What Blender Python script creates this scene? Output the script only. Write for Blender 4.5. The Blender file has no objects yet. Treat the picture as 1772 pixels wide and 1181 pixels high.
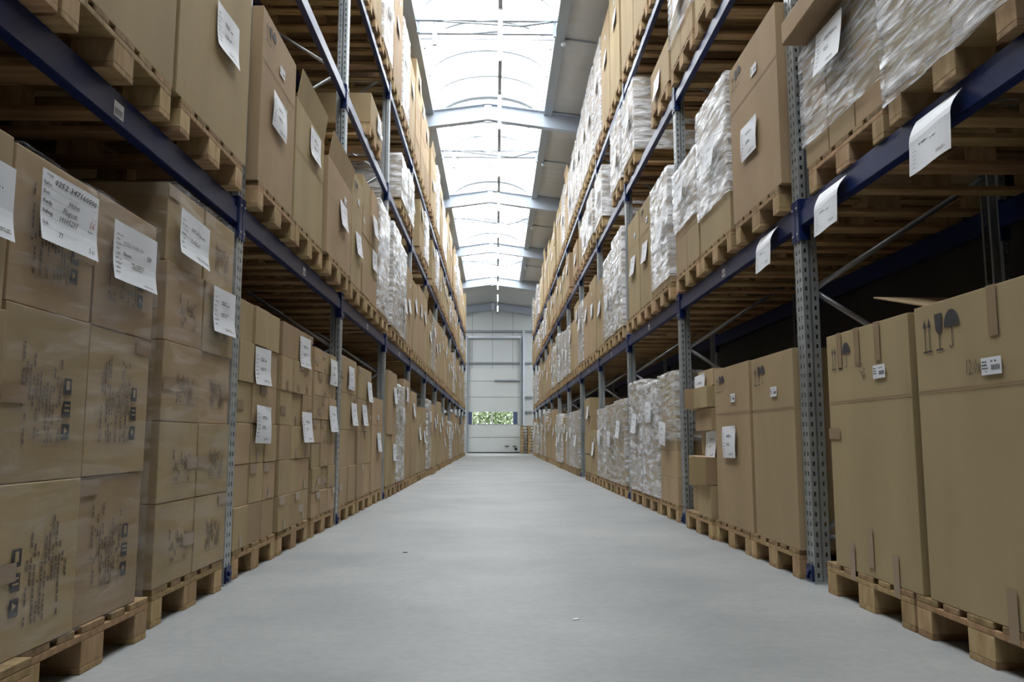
import bpy, bmesh, math, random
from mathutils import Vector, Matrix, noise
C = bpy.context.scene
COL = C.collection
rnd = random.Random(7)

# ------------------------------------------------------------------ camera, sky, exposure
W, H = 1772, 1181
FPX = 1410.2
cam_d = bpy.data.cameras.new('camera'); cam = bpy.data.objects.new('camera', cam_d); COL.objects.link(cam)
cam_d.sensor_width = 36.0; cam_d.lens = FPX / W * 36.0; cam_d.clip_start = 0.05; cam_d.clip_end = 300
PITCH, YAW, HC = 0.1188, 0.0191, 0.718
cam.location = (0, 0, HC)
cam.rotation_euler = (math.pi / 2 + PITCH, 0, -YAW)
C.camera = cam
C.view_settings.view_transform = 'Standard'; C.view_settings.look = 'None'
C.view_settings.gamma = 1.0; C.view_settings.use_curve_mapping = False
C.view_settings.exposure = 0.12
world = bpy.data.worlds.new('overcast_sky'); C.world = world; world.use_nodes = True
bg = world.node_tree.nodes['Background']; bg.inputs[0].default_value = (0.97, 0.99, 1.0, 1); bg.inputs[1].default_value = 9.0
SKY_Y0, SKY_Y1 = -1.2, 34.0
SKX0, SKX1 = -1.29, 0.96
# sampling portals in the skylight and added roof lights; they only guide sky light
for (xa, xb, pa, pb, pz) in ((SKX0, SKX1, SKY_Y0, SKY_Y1, 7.46), (-7.0, -3.6, 35.6, 39.4, 7.05), (3.9, 7.3, 35.6, 39.4, 7.05)):
    ld = bpy.data.lights.new('skylight_portal', 'AREA'); ld.shape = 'RECTANGLE'
    ld.size = xb - xa; ld.size_y = pb - pa; ld.cycles.is_portal = True
    lo = bpy.data.objects.new('skylight_portal', ld); COL.objects.link(lo)
    lo.location = ((xa + xb) / 2, (pa + pb) / 2, pz)

XL, XR = -1.337, 1.587          # front planes of the two racks
D0, BAY = 4.132, 2.8
BEAM_B = [None, 1.82, 3.69, 4.98]
BEAM_H = 0.125
LEVZ = [0.0, 1.82 + BEAM_H, 3.69 + BEAM_H, 4.98 + BEAM_H]
BAYS = list(range(-1, 11))
def dn(n): return D0 + BAY * n

# ------------------------------------------------------------------ materials
def mat(name):
    m = bpy.data.materials.new(name); m.use_nodes = True
    return m, m.node_tree.nodes, m.node_tree.links, m.node_tree.nodes['Principled BSDF']
def flat(name, col, rough=0.6, metal=0.0, spec=0.5):
    m, n, l, b = mat(name)
    b.inputs['Base Color'].default_value = (*col, 1); b.inputs['Roughness'].default_value = rough
    b.inputs['Metallic'].default_value = metal; b.inputs['Specular IOR Level'].default_value = spec
    return m
def noisy(name, ca, cb, scale=(1, 1, 1), nscale=5.0, rough=0.6, metal=0.0, detail=4, bump=0.0, objrand=0.0, coord='Object', spec=0.5):
    m, n, l, b = mat(name)
    tc = n.new('ShaderNodeTexCoord'); mp = n.new('ShaderNodeMapping'); mp.inputs['Scale'].default_value = scale
    oi = n.new('ShaderNodeObjectInfo')
    l.new(tc.outputs[coord], mp.inputs['Vector'])
    ad = n.new('ShaderNodeVectorMath'); ad.operation = 'ADD'
    l.new(mp.outputs[0], ad.inputs[0])
    if coord == 'Object':
        sc = n.new('ShaderNodeMath'); sc.operation = 'MULTIPLY'; sc.inputs[1].default_value = 37.0
        l.new(oi.outputs['Random'], sc.inputs[0]); l.new(sc.outputs[0], ad.inputs[1])
    nt = n.new('ShaderNodeTexNoise'); nt.inputs['Scale'].default_value = nscale; nt.inputs['Detail'].default_value = detail
    l.new(ad.outputs[0], nt.inputs['Vector'])
    rp = n.new('ShaderNodeValToRGB'); rp.color_ramp.elements[0].position = 0.3; rp.color_ramp.elements[1].position = 0.72
    rp.color_ramp.elements[0].color = (*ca, 1); rp.color_ramp.elements[1].color = (*cb, 1)
    l.new(nt.outputs['Fac'], rp.inputs['Fac'])
    out = rp.outputs['Color']
    if objrand:
        hs = n.new('ShaderNodeHueSaturation')
        mr = n.new('ShaderNodeMapRange'); mr.inputs['To Min'].default_value = 1 - objrand; mr.inputs['To Max'].default_value = 1 + objrand * 0.8
        l.new(oi.outputs['Random'], mr.inputs['Value']); l.new(mr.outputs[0], hs.inputs['Value'])
        m2 = n.new('ShaderNodeMath'); m2.operation = 'MULTIPLY_ADD'; m2.inputs[1].default_value = 7.31; m2.inputs[2].default_value = 0.0
        fr = n.new('ShaderNodeMath'); fr.operation = 'FRACT'
        l.new(oi.outputs['Random'], m2.inputs[0]); l.new(m2.outputs[0], fr.inputs[0])
        mr2 = n.new('ShaderNodeMapRange'); mr2.inputs['To Min'].default_value = 0.490; mr2.inputs['To Max'].default_value = 0.512
        l.new(fr.outputs[0], mr2.inputs['Value']); l.new(mr2.outputs[0], hs.inputs['Hue'])
        l.new(out, hs.inputs['Color']); out = hs.outputs['Color']
    l.new(out, b.inputs['Base Color'])
    b.inputs['Roughness'].default_value = rough; b.inputs['Metallic'].default_value = metal; b.inputs['Specular IOR Level'].default_value = spec
    if bump:
        bp = n.new('ShaderNodeBump'); bp.inputs['Strength'].default_value = bump; bp.inputs['Distance'].default_value = 0.01
        l.new(nt.outputs['Fac'], bp.inputs['Height']); l.new(bp.outputs[0], b.inputs['Normal'])
    return m
M = {}
M['card'] = noisy('cardboard', (0.37, 0.268, 0.152), (0.44, 0.324, 0.190), (1, 1, 0.35), 3.2, 0.78, objrand=0.10, detail=6, bump=0.10, spec=0.25)
M['card_in'] = noisy('cardboard_inside', (0.30, 0.20, 0.12), (0.35, 0.24, 0.145), (1, 1, 1), 3, 0.85, spec=0.2)
M['crease'] = flat('cardboard_crease', (0.29, 0.19, 0.11), 0.8, spec=0.2)
M['tape'] = flat('brown_packing_tape', (0.31, 0.215, 0.13), 0.3)
M['ink'] = flat('black_print', (0.035, 0.03, 0.035), 0.7)
M['faint'] = flat('faded_print', (0.13, 0.09, 0.065), 0.8)
M['red'] = flat('red_pen', (0.55, 0.12, 0.12), 0.7)
M['paper'] = flat('white_paper', (0.80, 0.82, 0.86), 0.55)
M['wood'] = noisy('pallet_wood', (0.29, 0.18, 0.085), (0.50, 0.335, 0.18), (1.2, 9, 9), 3.0, 0.75, objrand=0.16, detail=6, bump=0.25, spec=0.25)
M['deck'] = noisy('shade_dark_deck_wood', (0.20, 0.13, 0.065), (0.40, 0.27, 0.145), (1.2, 9, 9), 3.0, 0.8, objrand=0.2, detail=6, bump=0.25, spec=0.2)  # shade under the shelves put into the deck board colour
M['wood_end'] = noisy('pallet_block_wood', (0.36, 0.235, 0.115), (0.56, 0.40, 0.23), (5, 5, 1.2), 5.0, 0.8, objrand=0.20, detail=6, bump=0.25, spec=0.2)
M['blue'] = noisy('blue_beam_paint', (0.008, 0.018, 0.082), (0.011, 0.025, 0.11), (1, 1, 1), 6, 0.36, spec=0.25)
M['galv'] = noisy('galvanised_steel', (0.30, 0.33, 0.34), (0.46, 0.49, 0.50), (1, 1, 0.3), 9, 0.42, metal=0.55, detail=5)
M['rod'] = flat('bare_steel_brace', (0.42, 0.43, 0.45), 0.4, 0.6)
M['white_steel'] = flat('pale_painted_steel', (0.66, 0.71, 0.78), 0.45)
M['rafter'] = flat('pale_blue_grey_rafter_paint', (0.40, 0.45, 0.52), 0.5)
M['rail_grey'] = flat('grey_door_steel', (0.30, 0.335, 0.36), 0.5, 0.2)
M['dark'] = flat('dark_rubber', (0.02, 0.02, 0.022), 0.7)
M['dark_wall'] = noisy('shade_black_wall', (0.030, 0.030, 0.032), (0.045, 0.045, 0.047), (1, 1, 1), 2, 0.7)  # near-black: the shade behind the racks put into the wall colour
M['door'] = noisy('pale_grey_door_panel', (0.62, 0.65, 0.63), (0.66, 0.69, 0.67), (1, 1, 1), 1.2, 0.5)
M['gable'] = noisy('pale_grey_wall_panel', (0.60, 0.63, 0.63), (0.64, 0.67, 0.67), (1, 1, 1), 0.8, 0.55)
M['seam'] = flat('panel_seam', (0.17, 0.19, 0.20), 0.6)
M['bluepanel'] = flat('slate_blue_panel', (0.085, 0.11, 0.21), 0.5)
M['bark'] = flat('bark', (0.12, 0.08, 0.05), 0.9)
M['leaf'] = noisy('leaves', (0.07, 0.11, 0.045), (0.15, 0.20, 0.09), (1, 1, 1), 3, 0.6)
M['grass'] = noisy('grass_ground', (0.03, 0.05, 0.02), (0.05, 0.08, 0.03), (1, 1, 1), 3, 0.9)
# roof cladding: shallow ribs across the slope
m, n, l, b = mat('ribbed_roof_sheet'); M['roof'] = m
tc = n.new('ShaderNodeTexCoord'); wv = n.new('ShaderNodeTexWave'); wv.bands_direction = 'Y'; wv.inputs['Scale'].default_value = 0.9
wv.inputs['Distortion'].default_value = 0.0; l.new(tc.outputs['Object'], wv.inputs['Vector'])
bp = n.new('ShaderNodeBump'); bp.inputs['Strength'].default_value = 0.35; bp.inputs['Distance'].default_value = 0.03
l.new(wv.outputs['Fac'], bp.inputs['Height']); l.new(bp.outputs[0], b.inputs['Normal'])
b.inputs['Base Color'].default_value = (0.50, 0.50, 0.48, 1); b.inputs['Roughness'].default_value = 0.6
# concrete floor
m, n, l, b = mat('polished_concrete'); M['floor'] = m
tc = n.new('ShaderNodeTexCoord'); n1 = n.new('ShaderNodeTexNoise'); n1.inputs['Scale'].default_value = 0.9; n1.inputs['Detail'].default_value = 8
n1.inputs['Roughness'].default_value = 0.62
l.new(tc.outputs['Object'], n1.inputs['Vector'])
rp = n.new('ShaderNodeValToRGB'); rp.color_ramp.elements[0].position = 0.32; rp.color_ramp.elements[1].position = 0.7
rp.color_ramp.elements[0].color = (0.225, 0.237, 0.235, 1); rp.color_ramp.elements[1].color = (0.355, 0.36, 0.35, 1)
l.new(n1.outputs['Fac'], rp.inputs['Fac'])
n2 = n.new('ShaderNodeTexNoise'); n2.inputs['Scale'].default_value = 26; n2.inputs['Detail'].default_value = 6; l.new(tc.outputs['Object'], n2.inputs['Vector'])
mx = n.new('ShaderNodeMixRGB'); mx.blend_type = 'MULTIPLY'; mx.inputs['Fac'].default_value = 0.30
r2 = n.new('ShaderNodeValToRGB'); r2.color_ramp.elements[0].position = 0.3; r2.color_ramp.elements[1].position = 0.62
r2.color_ramp.elements[0].color = (0.72, 0.72, 0.72, 1); r2.color_ramp.elements[1].color = (1, 1, 1, 1)
l.new(n2.outputs['Fac'], r2.inputs['Fac']); l.new(rp.outputs[0], mx.inputs['Color1']); l.new(r2.outputs[0], mx.inputs['Color2'])
l.new(mx.outputs[0], b.inputs['Base Color'])
mr = n.new('ShaderNodeMapRange'); mr.inputs['To Min'].default_value = 0.42; mr.inputs['To Max'].default_value = 0.62
l.new(n1.outputs['Fac'], mr.inputs['Value']); l.new(mr.outputs[0], b.inputs['Roughness'])
b.inputs['Specular IOR Level'].default_value = 0.26
# stretch film
def film_material(name, opac_lo, opac_hi, tint, sc):
    m = bpy.data.materials.new(name); m.use_nodes = True; n = m.node_tree.nodes; l = m.node_tree.links
    n.clear(); out = n.new('ShaderNodeOutputMaterial')
    tc = n.new('ShaderNodeTexCoord'); mp = n.new('ShaderNodeMapping'); mp.inputs['Scale'].default_value = sc
    mp.inputs['Rotation'].default_value = (0.16, 0, 0)
    oi = n.new('ShaderNodeObjectInfo'); ml = n.new('ShaderNodeMath'); ml.operation = 'MULTIPLY'; ml.inputs[1].default_value = 53
    l.new(oi.outputs['Random'], ml.inputs[0])
    ad = n.new('ShaderNodeVectorMath'); ad.operation = 'ADD'
    l.new(tc.outputs['Object'], mp.inputs['Vector']); l.new(mp.outputs[0], ad.inputs[0]); l.new(ml.outputs[0], ad.inputs[1])
    nt = n.new('ShaderNodeTexNoise'); nt.inputs['Scale'].default_value = 2.4; nt.inputs['Detail'].default_value = 8; nt.inputs['Roughness'].default_value = 0.62
    nt.inputs['Distortion'].default_value = 0.45
    l.new(ad.outputs[0], nt.inputs['Vector'])
    bp = n.new('ShaderNodeBump'); bp.inputs['Strength'].default_value = 0.9; bp.inputs['Distance'].default_value = 0.03
    l.new(nt.outputs['Fac'], bp.inputs['Height'])
    pr = n.new('ShaderNodeBsdfPrincipled'); pr.inputs['Base Color'].default_value = (*tint, 1); pr.inputs['Roughness'].default_value = 0.12
    pr.inputs['Specular IOR Level'].default_value = 0.9
    l.new(bp.outputs[0], pr.inputs['Normal'])
    tr = n.new('ShaderNodeBsdfTransparent')
    mr = n.new('ShaderNodeMapRange'); mr.inputs['From Min'].default_value = 0.42; mr.inputs['From Max'].default_value = 0.62
    mr.inputs['To Min'].default_value = opac_lo; mr.inputs['To Max'].default_value = opac_hi; mr.clamp = True
    l.new(nt.outputs['Fac'], mr.inputs['Value'])
    mx = n.new('ShaderNodeMixShader'); l.new(mr.outputs[0], mx.inputs[0]); l.new(tr.outputs[0], mx.inputs[1]); l.new(pr.outputs[0], mx.inputs[2])
    l.new(mx.outputs[0], out.inputs[0])
    return m
M['film'] = film_material('clear_stretch_film', 0.12, 0.74, (0.82, 0.84, 0.88), (1.6, 1.6, 12))
M['film_white'] = film_material('milky_stretch_film', 0.28, 0.92, (0.90, 0.91, 0.94), (1.6, 1.6, 8))
M['film_clear'] = film_material('thin_clear_stretch_film', 0.0, 0.15, (0.75, 0.77, 0.80), (1.4, 1.4, 7))
# glazing of the skylight: thin, mostly clear, slightly diffusing
m = bpy.data.materials.new('opal_skylight_glazing'); m.use_nodes = True; n = m.node_tree.nodes; l = m.node_tree.links; n.clear()
out = n.new('ShaderNodeOutputMaterial'); tr = n.new('ShaderNodeBsdfTransparent'); tr.inputs[0].default_value = (0.9, 0.92, 0.94, 1)
tl = n.new('ShaderNodeBsdfTranslucent'); tl.inputs[0].default_value = (0.9, 0.93, 0.96, 1)
mx = n.new('ShaderNodeMixShader'); mx.inputs[0].default_value = 0.25
l.new(tr.outputs[0], mx.inputs[1]); l.new(tl.outputs[0], mx.inputs[2]); l.new(mx.outputs[0], out.inputs[0]); M['glaze'] = m
m = bpy.data.materials.new('window_pane_glass'); m.use_nodes = True; n = m.node_tree.nodes; l = m.node_tree.links; n.clear()
out = n.new('ShaderNodeOutputMaterial'); tr = n.new('ShaderNodeBsdfTransparent'); gl = n.new('ShaderNodeBsdfGlossy'); gl.inputs['Roughness'].default_value = 0.05
mx = n.new('ShaderNodeMixShader'); mx.inputs[0].default_value = 0.06
l.new(tr.outputs[0], mx.inputs[1]); l.new(gl.outputs[0], mx.inputs[2]); l.new(mx.outputs[0], out.inputs[0]); M['glass'] = m
def emis(name, col, s):
    m, n, l, b = mat(name); b.inputs['Base Color'].default_value = (*col, 1)
    b.inputs['Emission Color'].default_value = (*col, 1); b.inputs['Emission Strength'].default_value = s; return m
M['tube'] = emis('fluorescent_tube', (1, 1, 1), 9.0)

# ------------------------------------------------------------------ helpers
def new_obj(name, me, parent=None, loc=(0, 0, 0), rotz=0.0):
    o = bpy.data.objects.new(name, me); COL.objects.link(o)
    o.location = loc; o.rotation_euler = (0, 0, rotz)
    if parent: o.parent = parent
    return o
def tag(o, label=None, cat=None, group=None, kind=None):
    if label: o['label'] = label
    if cat: o['category'] = cat
    if group: o['group'] = group
    if kind: o['kind'] = kind
    return o
def mesh_of(bm, name, mats, smooth=False):
    me = bpy.data.meshes.new(name)
    bm.normal_update(); bm.to_mesh(me); bm.free()
    for k in mats: me.materials.append(M[k])
    if smooth:
        for p in me.polygons: p.use_smooth = True
    return me
def bx(bm, x0, x1, y0, y1, z0, z1, mi=0, bevel=0.0):
    vs = [bm.verts.new((x, y, z)) for x in (x0, x1) for y in (y0, y1) for z in (z0, z1)]
    idx = [(0, 1, 3, 2), (4, 6, 7, 5), (0, 4, 5, 1), (2, 3, 7, 6), (0, 2, 6, 4), (1, 5, 7, 3)]
    fs = [bm.faces.new([vs[i] for i in f]) for f in idx]
    for f in fs: f.material_index = mi
    if bevel:
        es = list({e for f in fs for e in f.edges})
        r = bmesh.ops.bevel(bm, geom=es, offset=bevel, segments=2, affect='EDGES', profile=0.6)
        for f in r['faces']: f.material_index = mi
    return vs
def cyl(bm, a, b, r, seg=10, mi=0):
    a = Vector(a); b = Vector(b); d = b - a
    m = Matrix.Translation((a + b) / 2) @ d.to_track_quat('Z', 'Y').to_matrix().to_4x4()
    r_ = bmesh.ops.create_cone(bm, cap_ends=True, segments=seg, radius1=r, radius2=r, depth=d.length, matrix=m)
    for f in {f for v in r_['verts'] for f in v.link_faces}:
        f.material_index = mi; f.smooth = len(f.verts) == 4
def poly(bm, pts, x, mi):          # flat outline on the front plane, pts in (y, z)
    f = bm.faces.new([bm.verts.new((x, p[0], p[1])) for p in pts]); f.material_index = mi
    f.normal_update()
    if f.normal.x < 0: f.normal_flip()
def rect(bm, y0, y1, z0, z1, x, mi): poly(bm, [(y0, z0), (y1, z0), (y1, z1), (y0, z1)], x, mi)
_txt = {}
def text_mesh(s, shear=0.0):
    k = (s, shear)
    if k not in _txt:
        cu = bpy.data.curves.new('t', 'FONT'); cu.body = s; cu.size = 1.0; cu.resolution_u = 1; cu.shear = shear
        ob = bpy.data.objects.new('t', cu); COL.objects.link(ob)
        dg = bpy.context.evaluated_depsgraph_get()
        _txt[k] = bpy.data.meshes.new_from_object(ob.evaluated_get(dg))
        bpy.data.objects.remove(ob); bpy.data.curves.remove(cu)
    return _txt[k]
def put_text(bm, s, y, z, size, x, mi, shear=0.0, rot=0.0, wide=1.0, bold=False):
    me = text_mesh(s, shear)
    for dy in ((0.0, size * 0.035) if bold else (0.0,)):
        tmp = bmesh.new(); tmp.from_mesh(me)
        c, sn = math.cos(rot), math.sin(rot)
        for v in tmp.verts:
            tx, ty = v.co.x * size * wide + dy, v.co.y * size
            v.co = (x + dy * 0.01, y + tx * c - ty * sn, z + tx * sn + ty * c)
        m2 = bpy.data.meshes.new('tt'); tmp.to_mesh(m2); tmp.free()
        base = len(bm.faces); bm.from_mesh(m2); bpy.data.meshes.remove(m2)
        bm.faces.ensure_lookup_table()
        for f in bm.faces[base:]: f.material_index = mi
def copy_tree(o, parent=None, loc=None, rotz=None):
    c = o.copy(); COL.objects.link(c); c.parent = parent
    if loc is not None: c.location = loc
    if rotz is not None: c.rotation_euler = (0, 0, rotz)
    for ch in list(kids.get(o.name, ())):
        copy_tree(ch, c)
        kids.setdefault(c.name, [])
    kids[c.name] = [x for x in c.children] if False else kids.get(c.name, [])
    return c
kids = {}
def part(name, me, parent, loc=(0, 0, 0), rotz=0.0):
    o = new_obj(name, me, parent, loc, rotz); kids.setdefault(parent.name, []).append(o); return o

ORD = ['first', 'second', 'third', 'fourth', 'fifth', 'sixth', 'seventh', 'eighth', 'ninth', 'tenth', 'eleventh', 'twelfth', 'thirteenth']
LEVN = ['floor row', 'lower shelf', 'middle shelf', 'top shelf']
SLOTN = ['nearest', 'middle', 'farthest']
def where(side, lev, n, k): return '%s pallet, %s bay, %s %s' % (SLOTN[k], ORD[n + 1], side, LEVN[lev])

# side transform: local x = out to the aisle, y = to the right when facing the rack, z = up
def place(side, xo, y): return ((XL + xo, y) if side == 'left' else (XR - xo, y))
def rotz(side): return 0.0 if side == 'left' else math.pi

# ------------------------------------------------------------------ building shell
SL = 0.138; YE = 40.0; YB = -6.0; XW0, XW1 = -2.58, 2.82; YC = 35.3; XO0, XO1 = -7.6, 7.9
RX, RZ, SL = -0.18, 7.36, 0.138       # ridge x, underside height at the ridge, slope
def roofz(x): return RZ - SL * abs(x - RX)
bm = bmesh.new(); bx(bm, XO0 - 0.2, XO1 + 0.2, YB - 0.2, YE + 0.2, -0.2, 0.0)
tag(new_obj('floor', mesh_of(bm, 'floor', ['floor'])), kind='structure')
for nm, x0, x1 in (('added_wall_left', XW0 - 0.12, XW0), ('added_wall_right', XW1, XW1 + 0.12)):  # inner side walls added to keep the space behind the racks dark
    bm = bmesh.new(); bx(bm, x0, x1, YB, YC, 0, 7.08); xo = XO0 - .12 if x0 < 0 else XO1
    bx(bm, xo, xo + .12, YC, YE, 0, 6.4); bx(bm, min(x0, xo), max(x1, xo + .12), YC, YC + .1, 0, 6.3 if False else 7.08 - SL * 5)
    tag(new_obj(nm, mesh_of(bm, nm, ['dark_wall'])), kind='structure')
bm = bmesh.new(); bx(bm, XW0, XW1, YB - 0.12, YB, 0, 7.1)
tag(new_obj('wall_rear', mesh_of(bm, 'wall_rear', ['dark_wall'])), kind='structure')
# gable wall with the door opening (window openings are in the door)
DX0, DX1, DZ = -1.40, 1.215, 4.10
bm = bmesh.new()
bx(bm, XO0, DX0, YE, YE + 0.12, 0, DZ); bx(bm, DX1, XO1, YE, YE + 0.12, 0, DZ)
gz = [(XO0, DZ), (XO1, DZ), (XO1, roofz(XO1) + .02), (RX, RZ + .02), (XO0, roofz(XO0) + .02)]
fv = [bm.verts.new((x, YE, z)) for x, z in gz]; bv = [bm.verts.new((x, YE + 0.12, z)) for x, z in gz]
bm.faces.new(fv); bm.faces.new(bv[::-1])
for i in range(5): bm.faces.new((fv[i], bv[i], bv[(i + 1) % 5], fv[(i + 1) % 5]))
for x in (-2.2, -1.2, -0.2, 0.8, 1.8, 2.6): bx(bm, x - 0.008, x + 0.008, YE - 0.004, YE, DZ, roofz(x) - .02, 1)
tag(new_obj('wall_front', mesh_of(bm, 'wall_front', ['gable', 'seam'])), kind='structure')
# roof: two slopes, split around the skylight
bm = bmesh.new()
def slope(x0, x1, y0, y1, t=0.08):
    a = [(x0, y0, roofz(x0)), (x1, y0, roofz(x1)), (x1, y1, roofz(x1)), (x0, y1, roofz(x0))]
    lo_ = [bm.verts.new(p) for p in a]; up = [bm.verts.new((p[0], p[1], p[2] + t)) for p in a]
    bm.faces.new(lo_[::-1]); bm.faces.new(up)
    for i in range(4): bm.faces.new((lo_[i], lo_[(i + 1) % 4], up[(i + 1) % 4], up[i]))
slope(XW0 - .1, SKX0, YB, YE); slope(SKX1, XW1 + .1, YB, YE)
for (o_, i_, g0, g1) in ((XO0 - .1, XW0 - .1, -7.0, -3.6), (XW1 + .1, XO1 + .1, 3.9, 7.3)):
    slope(o_, i_, YC - .1, 35.6); slope(o_, i_, 39.4, YE); slope(o_, g0, 35.6, 39.4); slope(g1, i_, 35.6, 39.4)
for (a, c) in ((YB, SKY_Y0), (SKY_Y1, YE)): slope(SKX0, RX, a, c); slope(RX, SKX1, a, c)
tag(new_obj('ceiling', mesh_of(bm, 'ceiling', ['roof'])), kind='structure')
for i, (g0, g1) in enumerate(((-7.0, -3.6), (3.9, 7.3))):   # unseen roof lights, added over the cross-aisle to brighten the far door
    bm = bmesh.new(); bm.faces.new([bm.verts.new((x, y, roofz(x) + .04)) for x, y in ((g0, 35.6), (g1, 35.6), (g1, 39.4), (g0, 39.4))])
    tag(new_obj('window_%d' % (i + 2), mesh_of(bm, 'added_roof_light', ['glaze'])), kind='structure')
# skylight curbs (the upstands along both long edges)
for i, (x0, x1) in enumerate(((SKX0 - 0.10, SKX0), (SKX1, SKX1 + 0.10))):
    bm = bmesh.new(); z = roofz((x0 + x1) / 2)
    bx(bm, x0, x1, SKY_Y0, SKY_Y1, z - 0.07, z + 0.30); bx(bm, x0 - 0.03, x1 + 0.03, SKY_Y0, SKY_Y1, z - 0.085, z - 0.068)
    tag(new_obj('trim_%d' % (i + 1), mesh_of(bm, 'skylight_curb', ['rail_grey'])), kind='structure')
VZ0 = roofz(SKX1) + 0.30; VW = (SKX1 - SKX0) / 2; VX = (SKX0 + SKX1) / 2; VH = 0.55
def arc(t, r=0.0): return (VX + (VW + r) * math.cos(t), VZ0 + (VH + r) * math.sin(t))
bm = bmesh.new(); NS = 16; prev = None
for j in range(NS + 1):
    x, z = arc(math.pi * j / NS)
    cur = (bm.verts.new((x, SKY_Y0, z)), bm.verts.new((x, SKY_Y1, z)))
    if prev: bm.faces.new((prev[0], prev[1], cur[1], cur[0]))
    prev = cur
tag(new_obj('window_1', mesh_of(bm, 'skylight_vault', ['glaze'], True)), kind='structure')
for i, y in enumerate((SKY_Y0, SKY_Y1)):
    bm = bmesh.new(); f = [bm.verts.new((*(lambda p: (p[0], y, p[1]))(arc(math.pi * j / NS)),)) for j in range(NS + 1)]
    f += [bm.verts.new((SKX0, y, roofz(SKX0))), bm.verts.new((SKX1, y, roofz(SKX1)))]; bm.faces.new(f)
    tag(new_obj('trim_%d' % (i + 3), mesh_of(bm, 'skylight_end', ['door'])), kind='structure')
# vault ribs
RIB = []
y = SKY_Y0 + 0.5
while y < SKY_Y1 - 0.2:
    RIB.append(y); y += 1.1
bm = bmesh.new()
for j in range(NS):
    t0, t1 = math.pi * j / NS, math.pi * (j + 1) / NS
    q = []
    for t, r in ((t0, -0.035), (t1, -0.035), (t1, -0.003), (t0, -0.003)):
        q.append(arc(t, r))
    a = [bm.verts.new((p[0], -0.03, p[1])) for p in q]; c = [bm.verts.new((p[0], 0.03, p[1])) for p in q]
    bm.faces.new(a); bm.faces.new(c[::-1])
    for i in range(4): bm.faces.new((a[i], c[i], c[(i + 1) % 4], a[(i + 1) % 4]))
rib_me = mesh_of(bm, 'vault_rib', ['rail_grey'])
sk = bpy.data.objects['window_1']
for y in RIB: new_obj('glazing_rib', rib_me, sk, (0, y, 0))
for y in (10.9, 16.8, 22.6, 28.5):
    o = new_obj('vent_frame_rib', rib_me, sk, (0, y, -0.02)); o.scale = (1, 2.6, 1)

# rafters (portal frames)
RAFT = [15.6, 21.3, 27.2, 33.1, 9.9, 4.2, -1.5, 39.6]
def rafter_mesh():
    bm = bmesh.new()
    X0, X1 = XW0 + .01, XW1 - .01
    def seg(x0, x1, dz0, dz1, hw):
        pts = [(x0, roofz(x0) - .02), (x1, roofz(x1) - .02)]
        v = []
        for (x, z) in pts:
            for yy in (-hw, hw):
                v.append(bm.verts.new((x, yy, z + dz0))); v.append(bm.verts.new((x, yy, z + dz1)))
        for f in ((0, 1, 3, 2), (4, 6, 7, 5), (0, 4, 5, 1), (2, 3, 7, 6), (0, 2, 6, 4), (1, 5, 7, 3)): bm.faces.new([v[i] for i in f])
    for (a, c) in ((X0, RX), (RX, X1)):
        seg(a, c, -0.325, -0.012, 0.006)       # web
        seg(a, c, -0.337, -0.325, 0.075)       # flanges
        seg(a, c, -0.012, 0.0, 0.075)
    return mesh_of(bm, 'rafter_beam', ['rafter'])
raft_me = rafter_mesh()
bm = bmesh.new(); bx(bm, RX - 0.075, RX + 0.075, -0.03, 0.03, RZ - 0.40, RZ - 0.02, bevel=0.002); plate_me = mesh_of(bm, 'ridge_plate', ['white_steel'])
RN = ['first', 'second', 'third', 'fourth']
for i, y in enumerate(RAFT):
    if y < -2: continue
    e = new_obj('roof_rafter', None, None, (0, y, 0))
    lab = 'pale steel roof rafter crossing the skylight, %s from the camera in view' % RN[i] if i < 4 else (
        'pale steel roof rafter against the gable wall above the door' if i == 7 else 'pale steel roof rafter overhead beyond the top of the view, %s' % ('farther one' if i == 4 else 'nearer one' if i == 5 else 'behind the camera'))
    tag(e, lab, 'rafter', 'roof rafters')
    new_obj('beam', raft_me, e); new_obj('ridge_plate', plate_me, e)

# fluorescent row under the ridge
LX, LZ = 0.045, 6.66
bm = bmesh.new(); bx(bm, LX - 0.03, LX + 0.03, 3.0, 39.0, LZ + 0.03, LZ + 0.085); 
rail = tag(new_obj('lighting_rail', mesh_of(bm, 'lighting_rail', ['rail_grey'])), 'long grey lighting rail running under the ridge of the roof', 'light rail')
bm = bmesh.new()
for y in [3.2 + 2.85 * i for i in range(13)]: cyl(bm, (LX, y, LZ + .08), (LX, y, roofz(LX) - 0.01), 0.004, 6)
new_obj('hanger_wire', mesh_of(bm, 'hanger_wire', ['rod']), rail)
bm = bmesh.new(); bx(bm, -0.035, 0.035, -0.76, 0.76, 0.0, 0.03, bevel=0.004); house_me = mesh_of(bm, 'lamp_housing', ['white_steel'])
bm = bmesh.new(); cyl(bm, (0.0, -0.73, -0.016), (0.0, 0.73, -0.016), 0.016, 10); tube_me = mesh_of(bm, 'lamp_tube', ['tube'])
for i in range(12):
    y = 3.2 + 2.85 * i + 2.6
    e = new_obj('fluorescent_lamp', None, None, (LX, y, LZ)); tag(e, 'lit fluorescent tube lamp, %s along the rail under the ridge from the camera' % ORD[i], 'lamp', 'fluorescent lamps under the ridge')
    new_obj('housing', house_me, e); new_obj('tube', tube_me, e)

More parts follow.
